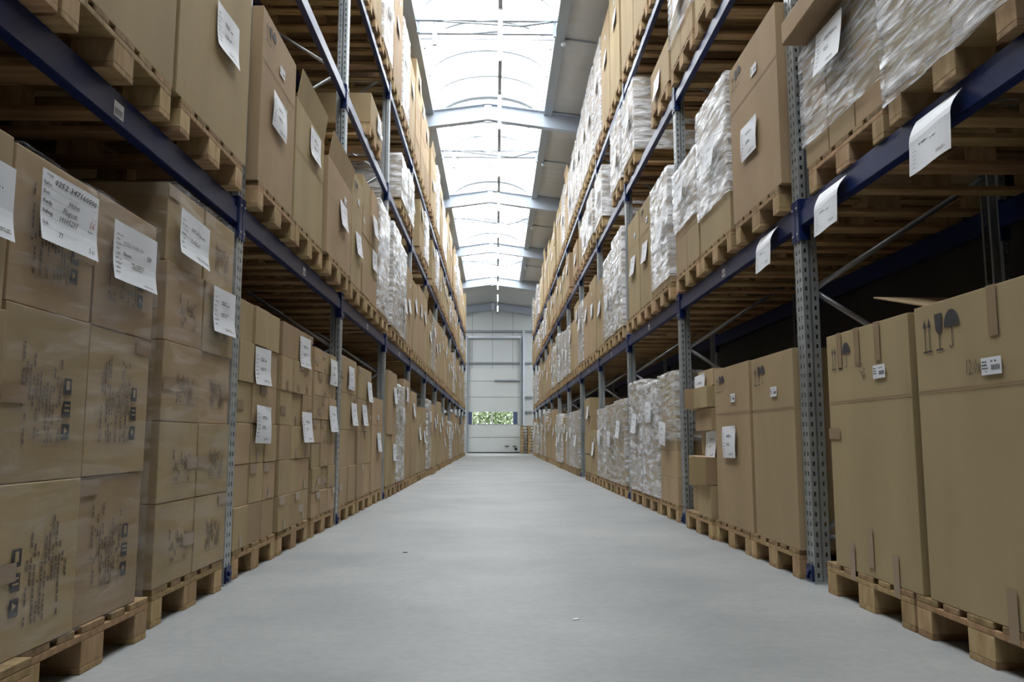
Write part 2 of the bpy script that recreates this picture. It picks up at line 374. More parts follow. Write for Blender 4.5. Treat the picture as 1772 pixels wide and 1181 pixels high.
# smoke vent openers in the skylight, one per field
def opener():
    e = new_obj('vent_opener', None)
    bm = bmesh.new()
    for y in (0.0, 0.42): bx(bm, SKX0 - .02, SKX1 + .02, y - 0.03, y + 0.03, 7.24, 7.32)
    part('crossbar', mesh_of(bm, 'crossbar', ['rafter']), e)
    bm = bmesh.new()
    bx(bm, -1.02, -0.95, 0.0, 0.06, 6.85, 7.26); bx(bm, -1.26, -1.22, 0.0, 0.05, 7.05, 7.26); bx(bm, 0.88, 0.93, 0.0, 0.05, 7.0, 7.26)
    part('actuator', mesh_of(bm, 'actuator', ['rafter']), e)
    bm = bmesh.new()
    cyl(bm, (-0.95, 0.02, 7.25), (0.36, -0.35, 6.98), 0.018, 6); cyl(bm, (0.36, -0.35, 6.98), (0.90, 0.03, 7.26), 0.02, 6)
    cyl(bm, (-0.36, 0.02, 7.25), (0.05, -0.3, 7.1), 0.017, 6); cyl(bm, (-0.38, 0.40, 7.25), (0.02, 0.05, 7.1), 0.017, 6)
    part('linkage_rod', mesh_of(bm, 'linkage', ['rail_grey']), e)
    bm = bmesh.new()
    for y in (-1.2, -0.5, 0.9): cyl(bm, (SKX0, y, 7.4), (SKX1, y, 7.4), 0.011, 6)
    part('tie_wire', mesh_of(bm, 'tie_wire', ['rail_grey']), e)
    return e
op0 = opener()
FN = ['nearest field', 'second field', 'third field', 'fourth field', 'fifth field']
for i, y in enumerate((12.15, 18.0, 23.8, 29.7, 6.6)):
    o = op0 if i == 0 else copy_tree(op0)
    o.location = (0, y, 0)
    tag(o, 'pale steel vent opening linkage under the skylight, %s' % (['nearest in view', 'second from camera', 'third from camera', 'farthest one', 'overhead beyond the view'][i]), 'vent opener', 'skylight vent openers')
# round sensors with a conduit along the right roof slope
bm = bmesh.new(); bmesh.ops.create_uvsphere(bm, u_segments=14, v_segments=10, radius=0.045); ball_me = mesh_of(bm, 'ball', ['white_steel'], True)
bm = bmesh.new(); cyl(bm, (0, 0, 0.03), (0, 0, 0.09), 0.02, 10); stem_me = mesh_of(bm, 'stem', ['rail_grey'])
bm = bmesh.new(); xa, xb = 0, XW1 - SKX1 - 0.3; cyl(bm, (xa, 0, 0.09), (xb, 0, 0.09 - SL * (xb - xa)), 0.014, 8); cond_me = mesh_of(bm, 'conduit', ['rail_grey'])
for i, y in enumerate((12.55, 18.4, 24.2, 30.0)):
    x = SKX1 + 0.12
    e = new_obj('round_lamp', None, None, (x, y, roofz(x) - 0.11)); tag(e, 'small white globe on conduit by the right skylight edge, %s from camera' % ORD[i], 'globe lamp', 'globes along the skylight edge')
    new_obj('globe', ball_me, e); new_obj('stem', stem_me, e); new_obj('conduit', cond_me, e)

# ------------------------------------------------------------------ end door, wall rails
door = new_obj('door_1', None, None, (0, YE, 0)); tag(door, kind='structure')
yb = -0.06
WZ0, WZ1 = 1.40, 1.995        # window band
bm = bmesh.new()
secs = [(0.05, 0.76), (0.775, WZ0 - 0.015)]
bx(bm, DX0, DX1, yb, 0.0, 0.05, WZ0)
WXs = [(-1.175, -0.235), (-0.165, 0.80)]
bx(bm, DX0, -1.175, yb, 0.0, WZ0, WZ1); bx(bm, -0.235, -0.165, yb, 0.0, WZ0, WZ1); bx(bm, 0.80, DX1, yb, 0.0, WZ0, WZ1)
bx(bm, DX0, DX1, yb, 0.0, WZ1, DZ)
for z in (0.76, WZ0 - .02, 2.72, 3.50): bx(bm, DX0 + .05, DX1 - .05, yb - 0.004, yb, z - 0.010, z + 0.010, 1)
bx(bm, -0.23, -0.17, yb - 0.006, yb, 0.74, 0.78, 0)
part('door_panel', mesh_of(bm, 'door_panel', ['door', 'seam']), door)
bm = bmesh.new(); bx(bm, DX0, DX1, yb - 0.02, 0.0, 0.0, 0.055); part('bottom_seal', mesh_of(bm, 'bottom_seal', ['dark']), door)
for x0, x1 in WXs:
    bm = bmesh.new(); bx(bm, x0, x1, -0.035, -0.03, WZ0, WZ1); part('window_pane', mesh_of(bm, 'pane', ['glass']), door)
bm = bmesh.new(); bx(bm, DX0 + 0.02, -1.19, yb - .008, yb, WZ0, WZ1); bx(bm, 0.83, 1.03, yb - .008, yb, WZ0, WZ1)
part('side_panel', mesh_of(bm, 'side_panel', ['bluepanel']), door)
for x in (0.42, 0.80):
    bm = bmesh.new(); bx(bm, x, x + 0.17, yb - .03, yb, 0.31, 0.35, bevel=.005); part('door_handle', mesh_of(bm, 'handle', ['dark']), door)
bm = bmesh.new(); cyl(bm, (0.95, yb - 0.05, 0.20), (0.95, yb, 0.20), 0.07, 16); part('door_roller', mesh_of(bm, 'roller', ['dark']), door)
bm = bmesh.new(); cyl(bm, (-0.10, yb - .05, 3.53), (DX1 - .03, yb - .05, 3.53), 0.045, 10); part('door_strut', mesh_of(bm, 'door_strut', ['rail_grey']), door)
# guides, header beam and wall rails
def tr(i, boxes, m_, lab=None):
    bm = bmesh.new()
    for b_ in boxes: bx(bm, *b_)
    tag(new_obj('trim_%d' % i, mesh_of(bm, 'trim', [m_])), kind='structure')
tr(5, [(DX1 - 0.06, DX1 + 0.02, YE - 0.14, YE - 0.0, 0.0, 5.7)], 'rail_grey')
tr(6, [(DX1 + 0.08, DX1 + 0.17, YE - 0.16, YE - 0.0, 0.0, 6.0)], 'white_steel')
tr(7, [(XO0, XO1, YE - 0.12, YE, 5.92, 6.02)], 'rail_grey')
tr(8, [(XO0, DX1, YE - 0.09, YE, 4.36, 4.44)], 'rail_grey')
tr(9, [(DX1 + .17, DX1 + 0.55, YE - 0.09, YE, z - .04, z + .04) for z in (4.40, 2.73, 2.0)], 'rail_grey')
tr(10, [(DX0 - 0.06, DX0 + 0.03, YE - 0.14, YE, 0.0, 5.7)], 'rail_grey')
bm = bmesh.new(); cyl(bm, (DX0, YE - 0.16, 5.66), (DX1, YE - 0.16, 5.66), 0.06, 14)
sh = tag(new_obj('door_shaft', mesh_of(bm, 'door_shaft', ['white_steel'])), 'pale horizontal spring shaft across the gable wall above the sectional door', 'door shaft')
# what the door windows look out on
bm = bmesh.new(); bx(bm, -14, 14, YE + 0.3, 62, -0.25, -0.05)
tag(new_obj('lawn', mesh_of(bm, 'lawn', ['grass'])), 'green lawn seen through the windows of the far door', 'lawn')
for i, (x, y, s) in enumerate(((-0.1, 47.5, 1.0),)):
    r2_ = random.Random(i + 3)
    bm = bmesh.new()
    for q in range(5200):
        d = Vector((r2_.gauss(0, 1), r2_.gauss(0, 1), r2_.gauss(0, 1))).normalized() * (r2_.random() ** 0.4)
        c = Vector((d.x * 2.4, d.y * 1.6, d.z * 1.8 + 2.1)) * s
        t = Vector((r2_.gauss(0, 1), r2_.gauss(0, 1), r2_.gauss(0, 1))).normalized() * 0.09
        u = t.orthogonal().normalized() * 0.06
        bm.faces.new([bm.verts.new(c + t), bm.verts.new(c + u), bm.verts.new(c - t), bm.verts.new(c - u)])
    e = new_obj('leafy_tree', None, None, (x, y, -0.05)); tag(e, 'leafy green tree outside, seen through the panes of the far door', 'tree')
    new_obj('crown', mesh_of(bm, 'crown', ['leaf']), e)
    bm = bmesh.new(); cyl(bm, (0, 0, 0), (0, 0, 2.2 * s), 0.12, 8); new_obj('trunk', mesh_of(bm, 'trunk', ['bark']), e)

# ------------------------------------------------------------------ rack uprights
PT = 5.24
def post_mesh(front):
    # front: aisle-facing face at local x=0; 0.1 wide along y (0..0.1), 0.085 deep, omega profile with punched slots
    bm = bmesh.new()
    def strip(p0, p1, holes, hw):      # vertical face between plan points, holes = fractional positions across
        p0 = Vector((*p0, 0)); p1 = Vector((*p1, 0)); L = (p1 - p0).length; d = (p1 - p0) / L
        cuts = [0.0]
        for h in holes: cuts += [h * L - hw / 2, h * L + hw / 2]
        cuts.append(L)
        for i in range(len(cuts) - 1):
            a = p0 + d * cuts[i]; c = p0 + d * cuts[i + 1]
            if i % 2 == 0:
                bm.faces.new([bm.verts.new((a.x, a.y, 0)), bm.verts.new((c.x, c.y, 0)), bm.verts.new((c.x, c.y, PT)), bm.verts.new((a.x, a.y, PT))])
            else:
                z = 0.0; k = 0
                while z < PT - 0.01:
                    z1 = min(PT, z + 0.028)
                    bm.faces.new([bm.verts.new((a.x, a.y, z)), bm.verts.new((c.x, c.y, z)), bm.verts.new((c.x, c.y, z1)), bm.verts.new((a.x, a.y, z1))])
                    z += 0.05
    w = 0.1
    strip((0, 0.0), (0, w), (0.3, 0.7), 0.013)
    for yy in (0.0, w):
        inn = 0.010 if yy == 0 else -0.010
        strip((0, yy), (-0.035, yy), (0.5,), 0.011)
        strip((-0.035, yy), (-0.048, yy + inn), (), 0)
        strip((-0.048, yy + inn), (-0.085, yy + inn), (0.5,), 0.010)
        strip((-0.085, yy + inn), (-0.085, yy + inn * 2.4), (), 0)
    if not front:
        for v in bm.verts: v.co.x = -1.1 - v.co.x
    bmesh.ops.remove_doubles(bm, verts=bm.verts, dist=0.0004)
    me = mesh_of(bm, 'post', ['galv'])
    return me
def make_frame():
    e = new_obj('upright_frame', None); posts = []
    for fr in (True, False):
        p = part('post', post_mesh(fr), e); posts.append(p)
        md = p.modifiers.new('sheet', 'SOLIDIFY'); md.thickness = 0.002
    zs = [0.25 + 0.62 * i for i in range(9)]
    for i in range(8):
        bm = bmesh.new(); a, c = ((-0.07, 0.05, zs[i]), (-1.03, 0.05, zs[i + 1])); 
        if i % 2: a, c = (-1.03, 0.05, zs[i]), (-0.07, 0.05, zs[i + 1])
        cyl(bm, a, c, 0.015, 8); part('diagonal_brace', mesh_of(bm, 'brace', ['rod']), e)
    for z in (0.22, 5.16):
        bm = bmesh.new(); cyl(bm, (-0.05, 0.05, z), (-1.05, 0.05, z), 0.015, 8); part('cross_brace', mesh_of(bm, 'brace', ['rod']), e)
    for x in (0.0, -1.1):
        bm = bmesh.new(); s = -1 if x == 0 else 1
        bx(bm, min(x - s * .012, x + s * 0.115), max(x - s * .012, x + s * 0.115), -0.02, 0.12, 0.0, 0.006)
        part('foot_plate', mesh_of(bm, 'foot_plate', ['galv']), posts[0] if x == 0 else posts[1])
    bm = bmesh.new()
    bx(bm, 0.001, 0.010, 0.01, 0.09, 0.006, 0.085, bevel=.002)
    cyl(bm, (0.010, 0.05, 0.05), (0.022, 0.05, 0.05), 0.012, 8); cyl(bm, (0.010, 0.03, 0.025), (0.020, 0.03, 0.025), 0.010, 8)
    part('foot_bracket', mesh_of(bm, 'foot_bracket', ['blue']), posts[0])['label'] = 'blue bolted foot bracket'
    return e
fr0 = make_frame(); used = [False]
for side in ('left', 'right'):
    for n in range(-1, 12):
        o = copy_tree(fr0) if used[0] else fr0; used[0] = True
        x, _ = place(side, 0, 0)
        o.location = (x, dn(n) + (0 if side == 'left' else 0.1), 0); o.rotation_euler = (0, 0, rotz(side))
        tag(o, 'grey perforated upright frame with diagonal braces, %s from camera, %s rack' % (ORD[n + 1], side), 'rack upright', 'rack uprights')
# beams
def make_beam():
    e = new_obj('shelf_beam', None)
    L = BAY - 0.1
    bm = bmesh.new()
    prof = [(-0.045, 0.0), (0.0, 0.0), (0.0, 0.082), (-0.012, 0.090), (-0.012, BEAM_H), (-0.045, BEAM_H)]
    a = [bm.verts.new((p[0], 0.0, p[1])) for p in prof]; c = [bm.verts.new((p[0], L, p[1])) for p in prof]
    bm.faces.new(a[::-1]); bm.faces.new(c)
    for i in range(6): bm.faces.new((a[i], a[(i + 1) % 6], c[(i + 1) % 6], c[i]))
    bmesh.ops.recalc_face_normals(bm, faces=bm.faces)
    bmesh.ops.bevel(bm, geom=[ed for ed in bm.edges if abs(ed.verts[0].co.y - ed.verts[1].co.y) > 1], offset=0.003, segments=2, affect='EDGES')
    part('rail', mesh_of(bm, 'rail', ['blue']), e)
    for y0, s in ((0.0, 1), (L, -1)):
        bm = bmesh.new()
        ya, yb_ = sorted((y0, y0 + s * 0.012)); bx(bm, -0.046, 0.004, ya, yb_, -0.075, 0.145)
        ya, yb_ = sorted((y0, y0 - s * 0.045)); bx(bm, 0.003, 0.008, ya, yb_, -0.075, 0.145)
        cp = part('connector_plate', mesh_of(bm, 'connector', ['blue']), e)
        bm = bmesh.new(); cyl(bm, (0.008, y0 - s * 0.02, 0.10), (0.013, y0 - s * 0.02, 0.10), 0.007, 8); cyl(bm, (0.008, y0 - s * 0.02, -0.04), (0.013, y0 - s * 0.02, -0.04), 0.007, 8)
        part('locking_pin', mesh_of(bm, 'pin', ['rod']), cp)['label'] = 'bare steel locking pins'
    return e
beam0 = make_beam(); first = True
bm = bmesh.new(); rect(bm, 0, 0.075, 0, 0.055, 0.0, 0)
for i in range(9): rect(bm, 0.008 + i * 0.0065, 0.011 + i * 0.0065, 0.008, 0.032, 0.0004, 1)
tagme = mesh_of(bm, 'sticker', ['paper', 'ink'])
for side in ('left', 'right'):
    for lev in (1, 2, 3):
        for n in BAYS:
            for back in (0, 1):
                o = beam0 if first else copy_tree(beam0); first = False
                xx = 0.0 if not back else -1.1
                x, _ = place(side, xx, 0)
                flip = (side == 'right') != bool(back)
                o.location = (x, dn(n) + 0.1 if not flip else dn(n) + BAY, BEAM_B[lev]); o.rotation_euler = (0, 0, math.pi if flip else 0)
                tag(o, 'blue steel beam at the %s of the %s bay, %s %s' % ('back' if back else 'front', ORD[n + 1], side, LEVN[lev]), 'rack beam', 'rack beams')
                if not back and lev == 1 and n < 5:
                    st = new_obj('location_sticker', tagme, o, (0.0012, 1.32, 0.02)); st['label'] = 'small white barcode sticker'

# ------------------------------------------------------------------ pallets
def wbox(x0, x1, y0, y1, z0, z1, nm, mi='wood', bev=0.003):
    bm = bmesh.new(); bx(bm, x0, x1, y0, y1, z0, z1, bevel=bev); return mesh_of(bm, nm, [mi])
PB = []   # (name, mesh)
yc = (-0.4, -0.0725, 0.255); wbl = (0.1, 0.145, 0.145)
def pallet_boxes():
    L = []
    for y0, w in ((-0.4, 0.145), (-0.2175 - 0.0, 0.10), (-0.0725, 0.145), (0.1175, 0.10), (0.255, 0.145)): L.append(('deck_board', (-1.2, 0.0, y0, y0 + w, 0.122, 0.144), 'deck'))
    for x0, x1 in ((-0.145, 0.0), (-0.6725, -0.5275), (-1.2, -1.055)): L.append(('cross_board', (x0, x1, -0.4, 0.4, 0.100, 0.122), 'wood'))
    for x0, x1 in ((-0.145, 0.0), (-0.6725, -0.5275), (-1.2, -1.055)):
        for y0, w in ((-0.4, 0.10), (-0.0725, 0.145), (0.30, 0.10)): L.append(('block', (x0, x1, y0, y0 + w, 0.022, 0.100), 'wood_end'))
    for y0, w in ((-0.4, 0.10), (-0.0725, 0.145), (0.30, 0.10)): L.append(('bottom_board', (-1.2, 0.0, y0, y0 + w, 0.0, 0.022), 'wood'))
    return L
def make_pallet():
    e = new_obj('wooden_pallet', None)
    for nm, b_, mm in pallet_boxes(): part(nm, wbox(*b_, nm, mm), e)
    return e
pal0 = make_pallet(); pal_first = [True]
bm = bmesh.new()
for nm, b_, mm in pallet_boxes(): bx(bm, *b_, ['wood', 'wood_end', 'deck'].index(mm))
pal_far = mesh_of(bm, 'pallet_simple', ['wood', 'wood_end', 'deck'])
def pallet(side, lev, n, k, y, xo, z, near):
    x, _ = place(side, xo, 0)
    if near:
        o = pal0 if pal_first[0] else copy_tree(pal0); pal_first[0] = False
    else: o = new_obj('wooden_pallet', pal_far)
    o.location = (x, y, z); o.rotation_euler = (0, 0, rotz(side))
    tag(o, 'wooden pallet, ' + where(side, lev, n, k).replace(' pallet', ' in'), 'pallet', 'pallets in the racks')
    return o

# ------------------------------------------------------------------ cartons
def pict(bm, y, z, s, x=0.0022):      # two arrows, glass, umbrella; s = height
    for i in (0, 1):
        yy = y + i * 0.24 * s
        rect(bm, yy - .018 * s, yy + .018 * s, z + .05 * s, z + .75 * s, x, 2)
        poly(bm, [(yy - .085 * s, z + .72 * s), (yy + .085 * s, z + .72 * s), (yy, z + .98 * s)], x, 2)
    rect(bm, y - .12 * s, y + .36 * s, z, z + .05 * s, x, 2)
    gy = y + .75 * s
    poly(bm, [(gy - .04 * s, z + .45 * s), (gy + .04 * s, z + .45 * s), (gy + .17 * s, z + .6 * s), (gy + .2 * s, z + 1.05 * s), (gy - .2 * s, z + 1.05 * s), (gy - .17 * s, z + .6 * s)], x, 2)
    rect(bm, gy - .02 * s, gy + .02 * s, z + .05 * s, z + .45 * s, x, 2); rect(bm, gy - .18 * s, gy + .18 * s, z, z + .05 * s, x, 2)
    uy = y + 1.4 * s; pts = [(uy + .38 * s * math.cos(t), z + .62 * s + .46 * s * math.sin(t)) for t in [math.pi * i / 12 for i in range(13)]]
    poly(bm, pts, x, 2); rect(bm, uy - .018 * s, uy + .018 * s, z + .1 * s, z + .62 * s, x, 2)
    for i in range(5):
        t0 = math.pi + math.pi * i / 5; t1 = math.pi + math.pi * (i + 1) / 5
        c = (uy - .07 * s, z + .1 * s); ra, rb = .053 * s, .088 * s
        poly(bm, [(c[0] + ra * math.cos(t0), c[1] + ra * math.sin(t0)), (c[0] + rb * math.cos(t0), c[1] + rb * math.sin(t0)), (c[0] + rb * math.cos(t1), c[1] + rb * math.sin(t1)), (c[0] + ra * math.cos(t1), c[1] + ra * math.sin(t1))], x, 2)
def scribble(bm, y0, y1, z0, z1, x, mi, rows, vertical=False, seed=1, ch=0.5):
    r = random.Random(seed)
    if not vertical:
        hgt = (z1 - z0) / rows
        for i in range(rows):
            z = z1 - (i + 1) * hgt; y = y0; end = y0 + (y1 - y0) * r.uniform(.45, 1)
            while y < end:
                w = hgt * ch * r.uniform(.5, 1.6)
                if r.random() < .82: rect(bm, y, min(y + w, end), z + hgt * .25, z + hgt * .72, x, mi)
                y += w + hgt * .18
    else:
        wid = (y1 - y0) / rows
        for i in range(rows):
            y = y0 + i * wid; z = z0 if r.random() < .7 else z0 + (z1 - z0) * .35; end = z0 + (z1 - z0) * r.uniform(.55, 1)
            while z < end:
                h = wid * ch * r.uniform(.5, 1.5)
                if r.random() < .72: rect(bm, y + wid * .25, y + wid * .72, z, min(z + h, end), x, mi)
                z += h + wid * .2
_cm = {}
def carton_mesh(w, d, h, style='plain', seed=0, sub=True):
    """w along the aisle, d deep into the rack, h high; origin bottom centre of the front face"""
    key = (round(w, 3), round(d, 3), round(h, 3), style, seed, sub)
    if key in _cm: return _cm[key]
    r = random.Random(hash(key[:4]) % 1000 + seed if False else int(w * 997 + h * 631 + seed * 17))
    bm = bmesh.new(); g = 0.0025
    bx(bm, -d + g, -g, -w / 2 + g, w / 2 - g, 0.001, h - 0.001, 0, bevel=0.0032 if sub else 0.0)
    if sub:
        fs = [f for f in bm.faces if f.calc_area() > 0.02]
        es = list({e for f in fs for e in f.edges})
        bmesh.ops.subdivide_edges(bm, edges=[e for e in bm.edges if e.calc_length() > 0.05], cuts=5, use_grid_fill=True)
        off = Vector((seed * 3.7, w * 11, h * 7))
        for v in bm.verts:
            nn = noise.noise(v.co * 2.6 + off)
            c = v.co; fy = 1 - (2 * c.y / w) ** 2; fz = 1 - (2 * c.z / h - 1) ** 2
            k = max(0, fy) * max(0, fz)
            if c.x > -0.01: v.co.x += min(0.0, nn) * 0.004 * k
            fx = 1 - (2 * (c.x + d / 2) / d) ** 2
            if abs(abs(c.y) - w / 2) < 0.01: v.co.y -= math.copysign(1, c.y) * abs(nn) * 0.010 * max(0, fx) * max(0, fz)
            X = 0.0004
    if style in ('marks', 'marks2'):
        s = -1 if style == 'marks' else 1
        # three black symbol squares in a column, with columns of faded upright writing beside them
        cy = s * -0.17 * w if s < 0 else 0.0
        qy = w * 0.19 if style == 'marks2' else -w * 0.27
        q = 0.095 * w
        for i in range(3):
            z = h * 0.24 + i * h * 0.14
            rect(bm, qy, qy + q, z, z + q * 1.1, X, 2)
            cyy = qy + q / 2
            if i == 0: poly(bm, [(qy + q * .3, z + q * .35), (qy + q * .75, z + q * .62), (qy + q * .3, z + q * .9)], X + .0004, 0)
            elif i == 1:
                rect(bm, qy + q * .2, qy + q * .85, z + q * .4, z + q * .52, X + .0004, 0); rect(bm, qy + q * .2, qy + q * .85, z + q * .75, z + q * .87, X + .0004, 0)
            else: rect(bm, qy + q * .3, qy + q * .7, z + q * .3, z + q * .95, X + .0004, 0)
        if style == 'marks2': scribble(bm, -0.30 * w, 0.17 * w, h * 0.22, h * 0.82, X, 3, 12, True, seed + 2, 0.8)
        else: scribble(bm, -0.13 * w, 0.36 * w, h * 0.16, h * 0.80, X, 3, 12, True, seed + 4, 0.8)
    elif style == 'panel':
        rect(bm, -0.16 * w, 0.30 * w, h * 0.22, h * 0.225, X, 3); rect(bm, 0.295 * w, 0.30 * w, h * 0.22, h * 0.62, X, 3)
        scribble(bm, -0.16 * w, 0.28 * w, h * 0.25, h * 0.66, X, 3, 9, True, seed + 1, 0.9)
    elif style == 'picto':
        pict(bm, -w / 2 + 0.075, h - 0.175, 0.125, X)
    elif style == 'picto_small':
        pict(bm, -w / 2 + 0.07, h - 0.165, 0.105, X)
    if style in ('picto', 'picto_small', 'tall', 'creased'):
        zc = h * (0.70 if style != 'creased' else 0.6)
        rect(bm, -w / 2 + .004, w / 2 - .004, zc, zc + 0.006, X, 1)
        rect(bm, -0.002, 0.0015, 0.0, h * 0.07, X, 1)
    if style == 'small':
        rect(bm, -0.02, 0.02, h * 0.04, h * 0.30, X, 4)
    me = mesh_of(bm, 'carton', ['card', 'crease', 'ink', 'faint', 'tape'])
    _cm[key] = me; return me

# paper sheets -------------------------------------------------------------
def curl(me_bm, kind, w, h):
    for v in me_bm.verts:
        y, z = v.co.y / w, v.co.z / h      # y -0.5..0.5, z -1..0 (hangs from its top edge)
        if kind == 0: dx = 0.020 * max(0, -z - 0.6) ** 1.5 * 2 + 0.003 * (1 + math.sin(y * 5))
        elif kind == 1: dx = 0.022 * (-z) ** 1.6
        elif kind == 2: dx = 0.004 + 0.007 * abs(math.sin((z + y * 0.3) * 2.6))
        else: dx = 0.045 * math.sin(min(1, -z * 2.4) * math.pi / 2) * (0.9 + 0.2 * math.sin(y * 4)) + 0.010 * max(0, -z - .5)
        v.co.x += dx + 0.002
def sheet(w, h, content, kind):
    bm = bmesh.new(); N, K = 8, 10
    g = [[bm.verts.new((0, -w / 2 + w * i / N, -h * j / K)) for i in range(N + 1)] for j in range(K + 1)]
    for j in range(K):
        for i in range(N): bm.faces.new((g[j][i], g[j + 1][i], g[j + 1][i + 1], g[j][i + 1]))
    content(bm, w, h)
    curl(bm, kind, w, h)
    me = mesh_of(bm, 'paper_sheet', ['paper', 'ink', 'faint', 'red'])
    return me
T = 0.0012
def c_hand(bm, w, h):
    a = -w / 2 + .03 * w
    put_text(bm, 'Artikel:', a + .04 * w, -h * .075, .012, T, 1)
    put_text(bm, '0252 347160000', a + .17 * w, -h * .15, .025, T, 1, 0.3, -0.02, 1.35, True)
    for s, z in (('Farbe:', .21), ('Best.:', .34), ('Kunde:', .47), ('Auftrag:', .61), ('Stck.:', .77)):
        put_text(bm, s, a, -h * z, .017, T, 1, bold=True)
        rect(bm, a, w / 2 - .03 * w, -h * (z + .035), -h * (z + .032), T, 2)
    put_text(bm, 'Hulun', a + .42 * w, -h * .36, .023, T, 1, 0.35)
    put_text(bm, 'Flugson', a + .33 * w, -h * .50, .024, T, 1, 0.35)
    put_text(bm, '10005297', a + .27 * w, -h * .635, .024, T, 1, 0.35)
    put_text(bm, 'Datum', a + .77 * w, -h * .61, .011, T, 1)
    put_text(bm, '16', a + .78 * w, -h * .53, .035, T, 3, 0.4)
    put_text(bm, '77', a + .26 * w, -h * .88, .022, T, 1, 0.2)
    put_text(bm, '5.61', a + .78 * w, -h * .92, .022, T, 1, 0.2)
def c_print(bm, w, h):
    a = -w / 2 + .06 * w
    put_text(bm, '0252 0100 10', a + .16 * w, -h * .36, .020, T, 2, 0, 0, 1.25)
    put_text(bm, '120', a + .68 * w, -h * .45, .024, T, 1, bold=True)
    put_text(bm, 'Natural', a + .17 * w, -h * .54, .017, T, 1, bold=True)
    for i in range(9): scribble(bm, a, a + .16 * w, -h * (.2 + .08 * i) - .008, -h * (.2 + .08 * i), T, 2, 1, False, i)
    scribble(bm, a + .35 * w, a + .7 * w, -h * .72, -h * .60, T, 2, 3, False, 5)
    scribble(bm, a + .6 * w, a + .9 * w, -h * .95, -h * .92, T, 2, 1, False, 6)
def c_gen(seed):
    def f(bm, w, h):
        a = -w / 2 + .06 * w
        for i in range(7): scribble(bm, a, a + .2 * w, -h * (.2 + .1 * i) - .009, -h * (.2 + .1 * i), T, 2, 1, False, i + seed)
        scribble(bm, a + .3 * w, a + .8 * w, -h * .36, -h * .26, T, 1, 2, False, seed)
        scribble(bm, a + .3 * w, a + .6 * w, -h * .62, -h * .52, T, 1, 2, False, seed + 1)
        scribble(bm, a + .45 * w, a + .9 * w, -h * .92, -h * .85, T, 2, 2, False, seed + 2)
    return f
P_HAND = sheet(0.31, 0.20, c_hand, 0); P_PRINT = sheet(0.325, 0.195, c_print, 0)
P_GEN = [sheet(0.297, 0.21, c_gen(s), k) for s, k in ((1, 0), (4, 1), (8, 2), (12, 1))]
P_LAND = sheet(0.325, 0.19, c_gen(21), 0)
def stickme(w=0.105, h=0.055):
    bm = bmesh.new(); rect(bm, -w / 2, w / 2, -h, 0, 0.0012, 0)
    for i in range(11): rect(bm, .0 + i * .0042, .0022 + i * .0042, -h * .75, -h * .45, 0.0017, 1)
    scribble(bm, -w * .45, -w * .05, -h * .9, -h * .15, 0.0017, 1, 4, False, 3); scribble(bm, -w * .02, w * .45, -h * .35, -h * .12, 0.0017, 1, 1, False, 4)
    return mesh_of(bm, 'sticker', ['paper', 'ink'])
P_STICK = stickme()
bm = bmesh.new(); rect(bm, -0.025, 0.025, -0.16, 0, 0.0009, 0); TAPE_V = mesh_of(bm, 'tape_strip', ['tape'])
bm = bmesh.new(); rect(bm, -0.06, 0.06, -0.05, 0, 0.0009, 0); TAPE_H = mesh_of(bm, 'tape_strip', ['tape'])

box_count = [0]
def box(side, xo, y, z, w, d, h, label, style='plain', seed=0, sub=True, name='cardboard_box', yaw=0.0, group='cartons on the pallets', cat='box'):
    x, _ = place(side, xo, 0)
    o = new_obj(name, carton_mesh(w, d, h, style, seed, sub), None, (x, y, z), rotz(side) + yaw)
    tag(o, label, cat, group); box_count[0] += 1
    return o
def paper(parent, me, ly, lz, tilt=0.0, lx=0.003):
    o = new_obj('paper_sheet', me, parent, (lx, ly, lz)); o.rotation_euler = (tilt, 0, 0)
    o['label'] = 'white printed paper sheet'; return o
def tape(parent, me, ly, lz, tilt=0.0, lx=0.0005):
    o = new_obj('tape_strip', me, parent, (lx, ly, lz)); o.rotation_euler = (tilt, 0, 0); o['label'] = 'brown packing tape'; return o

def flap_mesh(w, hgt, lean=0.0, mi='card'):
    bm = bmesh.new()
    v = [bm.verts.new((0, -w / 2, 0)), bm.verts.new((0, w / 2, 0)), bm.verts.new((lean, w / 2 * .98, hgt)), bm.verts.new((lean, -w / 2 * .98, hgt))]
    f = bm.faces.new(v)
    r = bmesh.ops.extrude_face_region(bm, geom=[f]); vs = [q for q in r['geom'] if isinstance(q, bmesh.types.BMVert)]
    for q in vs: q.co.x -= 0.005
    bmesh.ops.recalc_face_normals(bm, faces=bm.faces)
    return mesh_of(bm, 'flap', [mi])

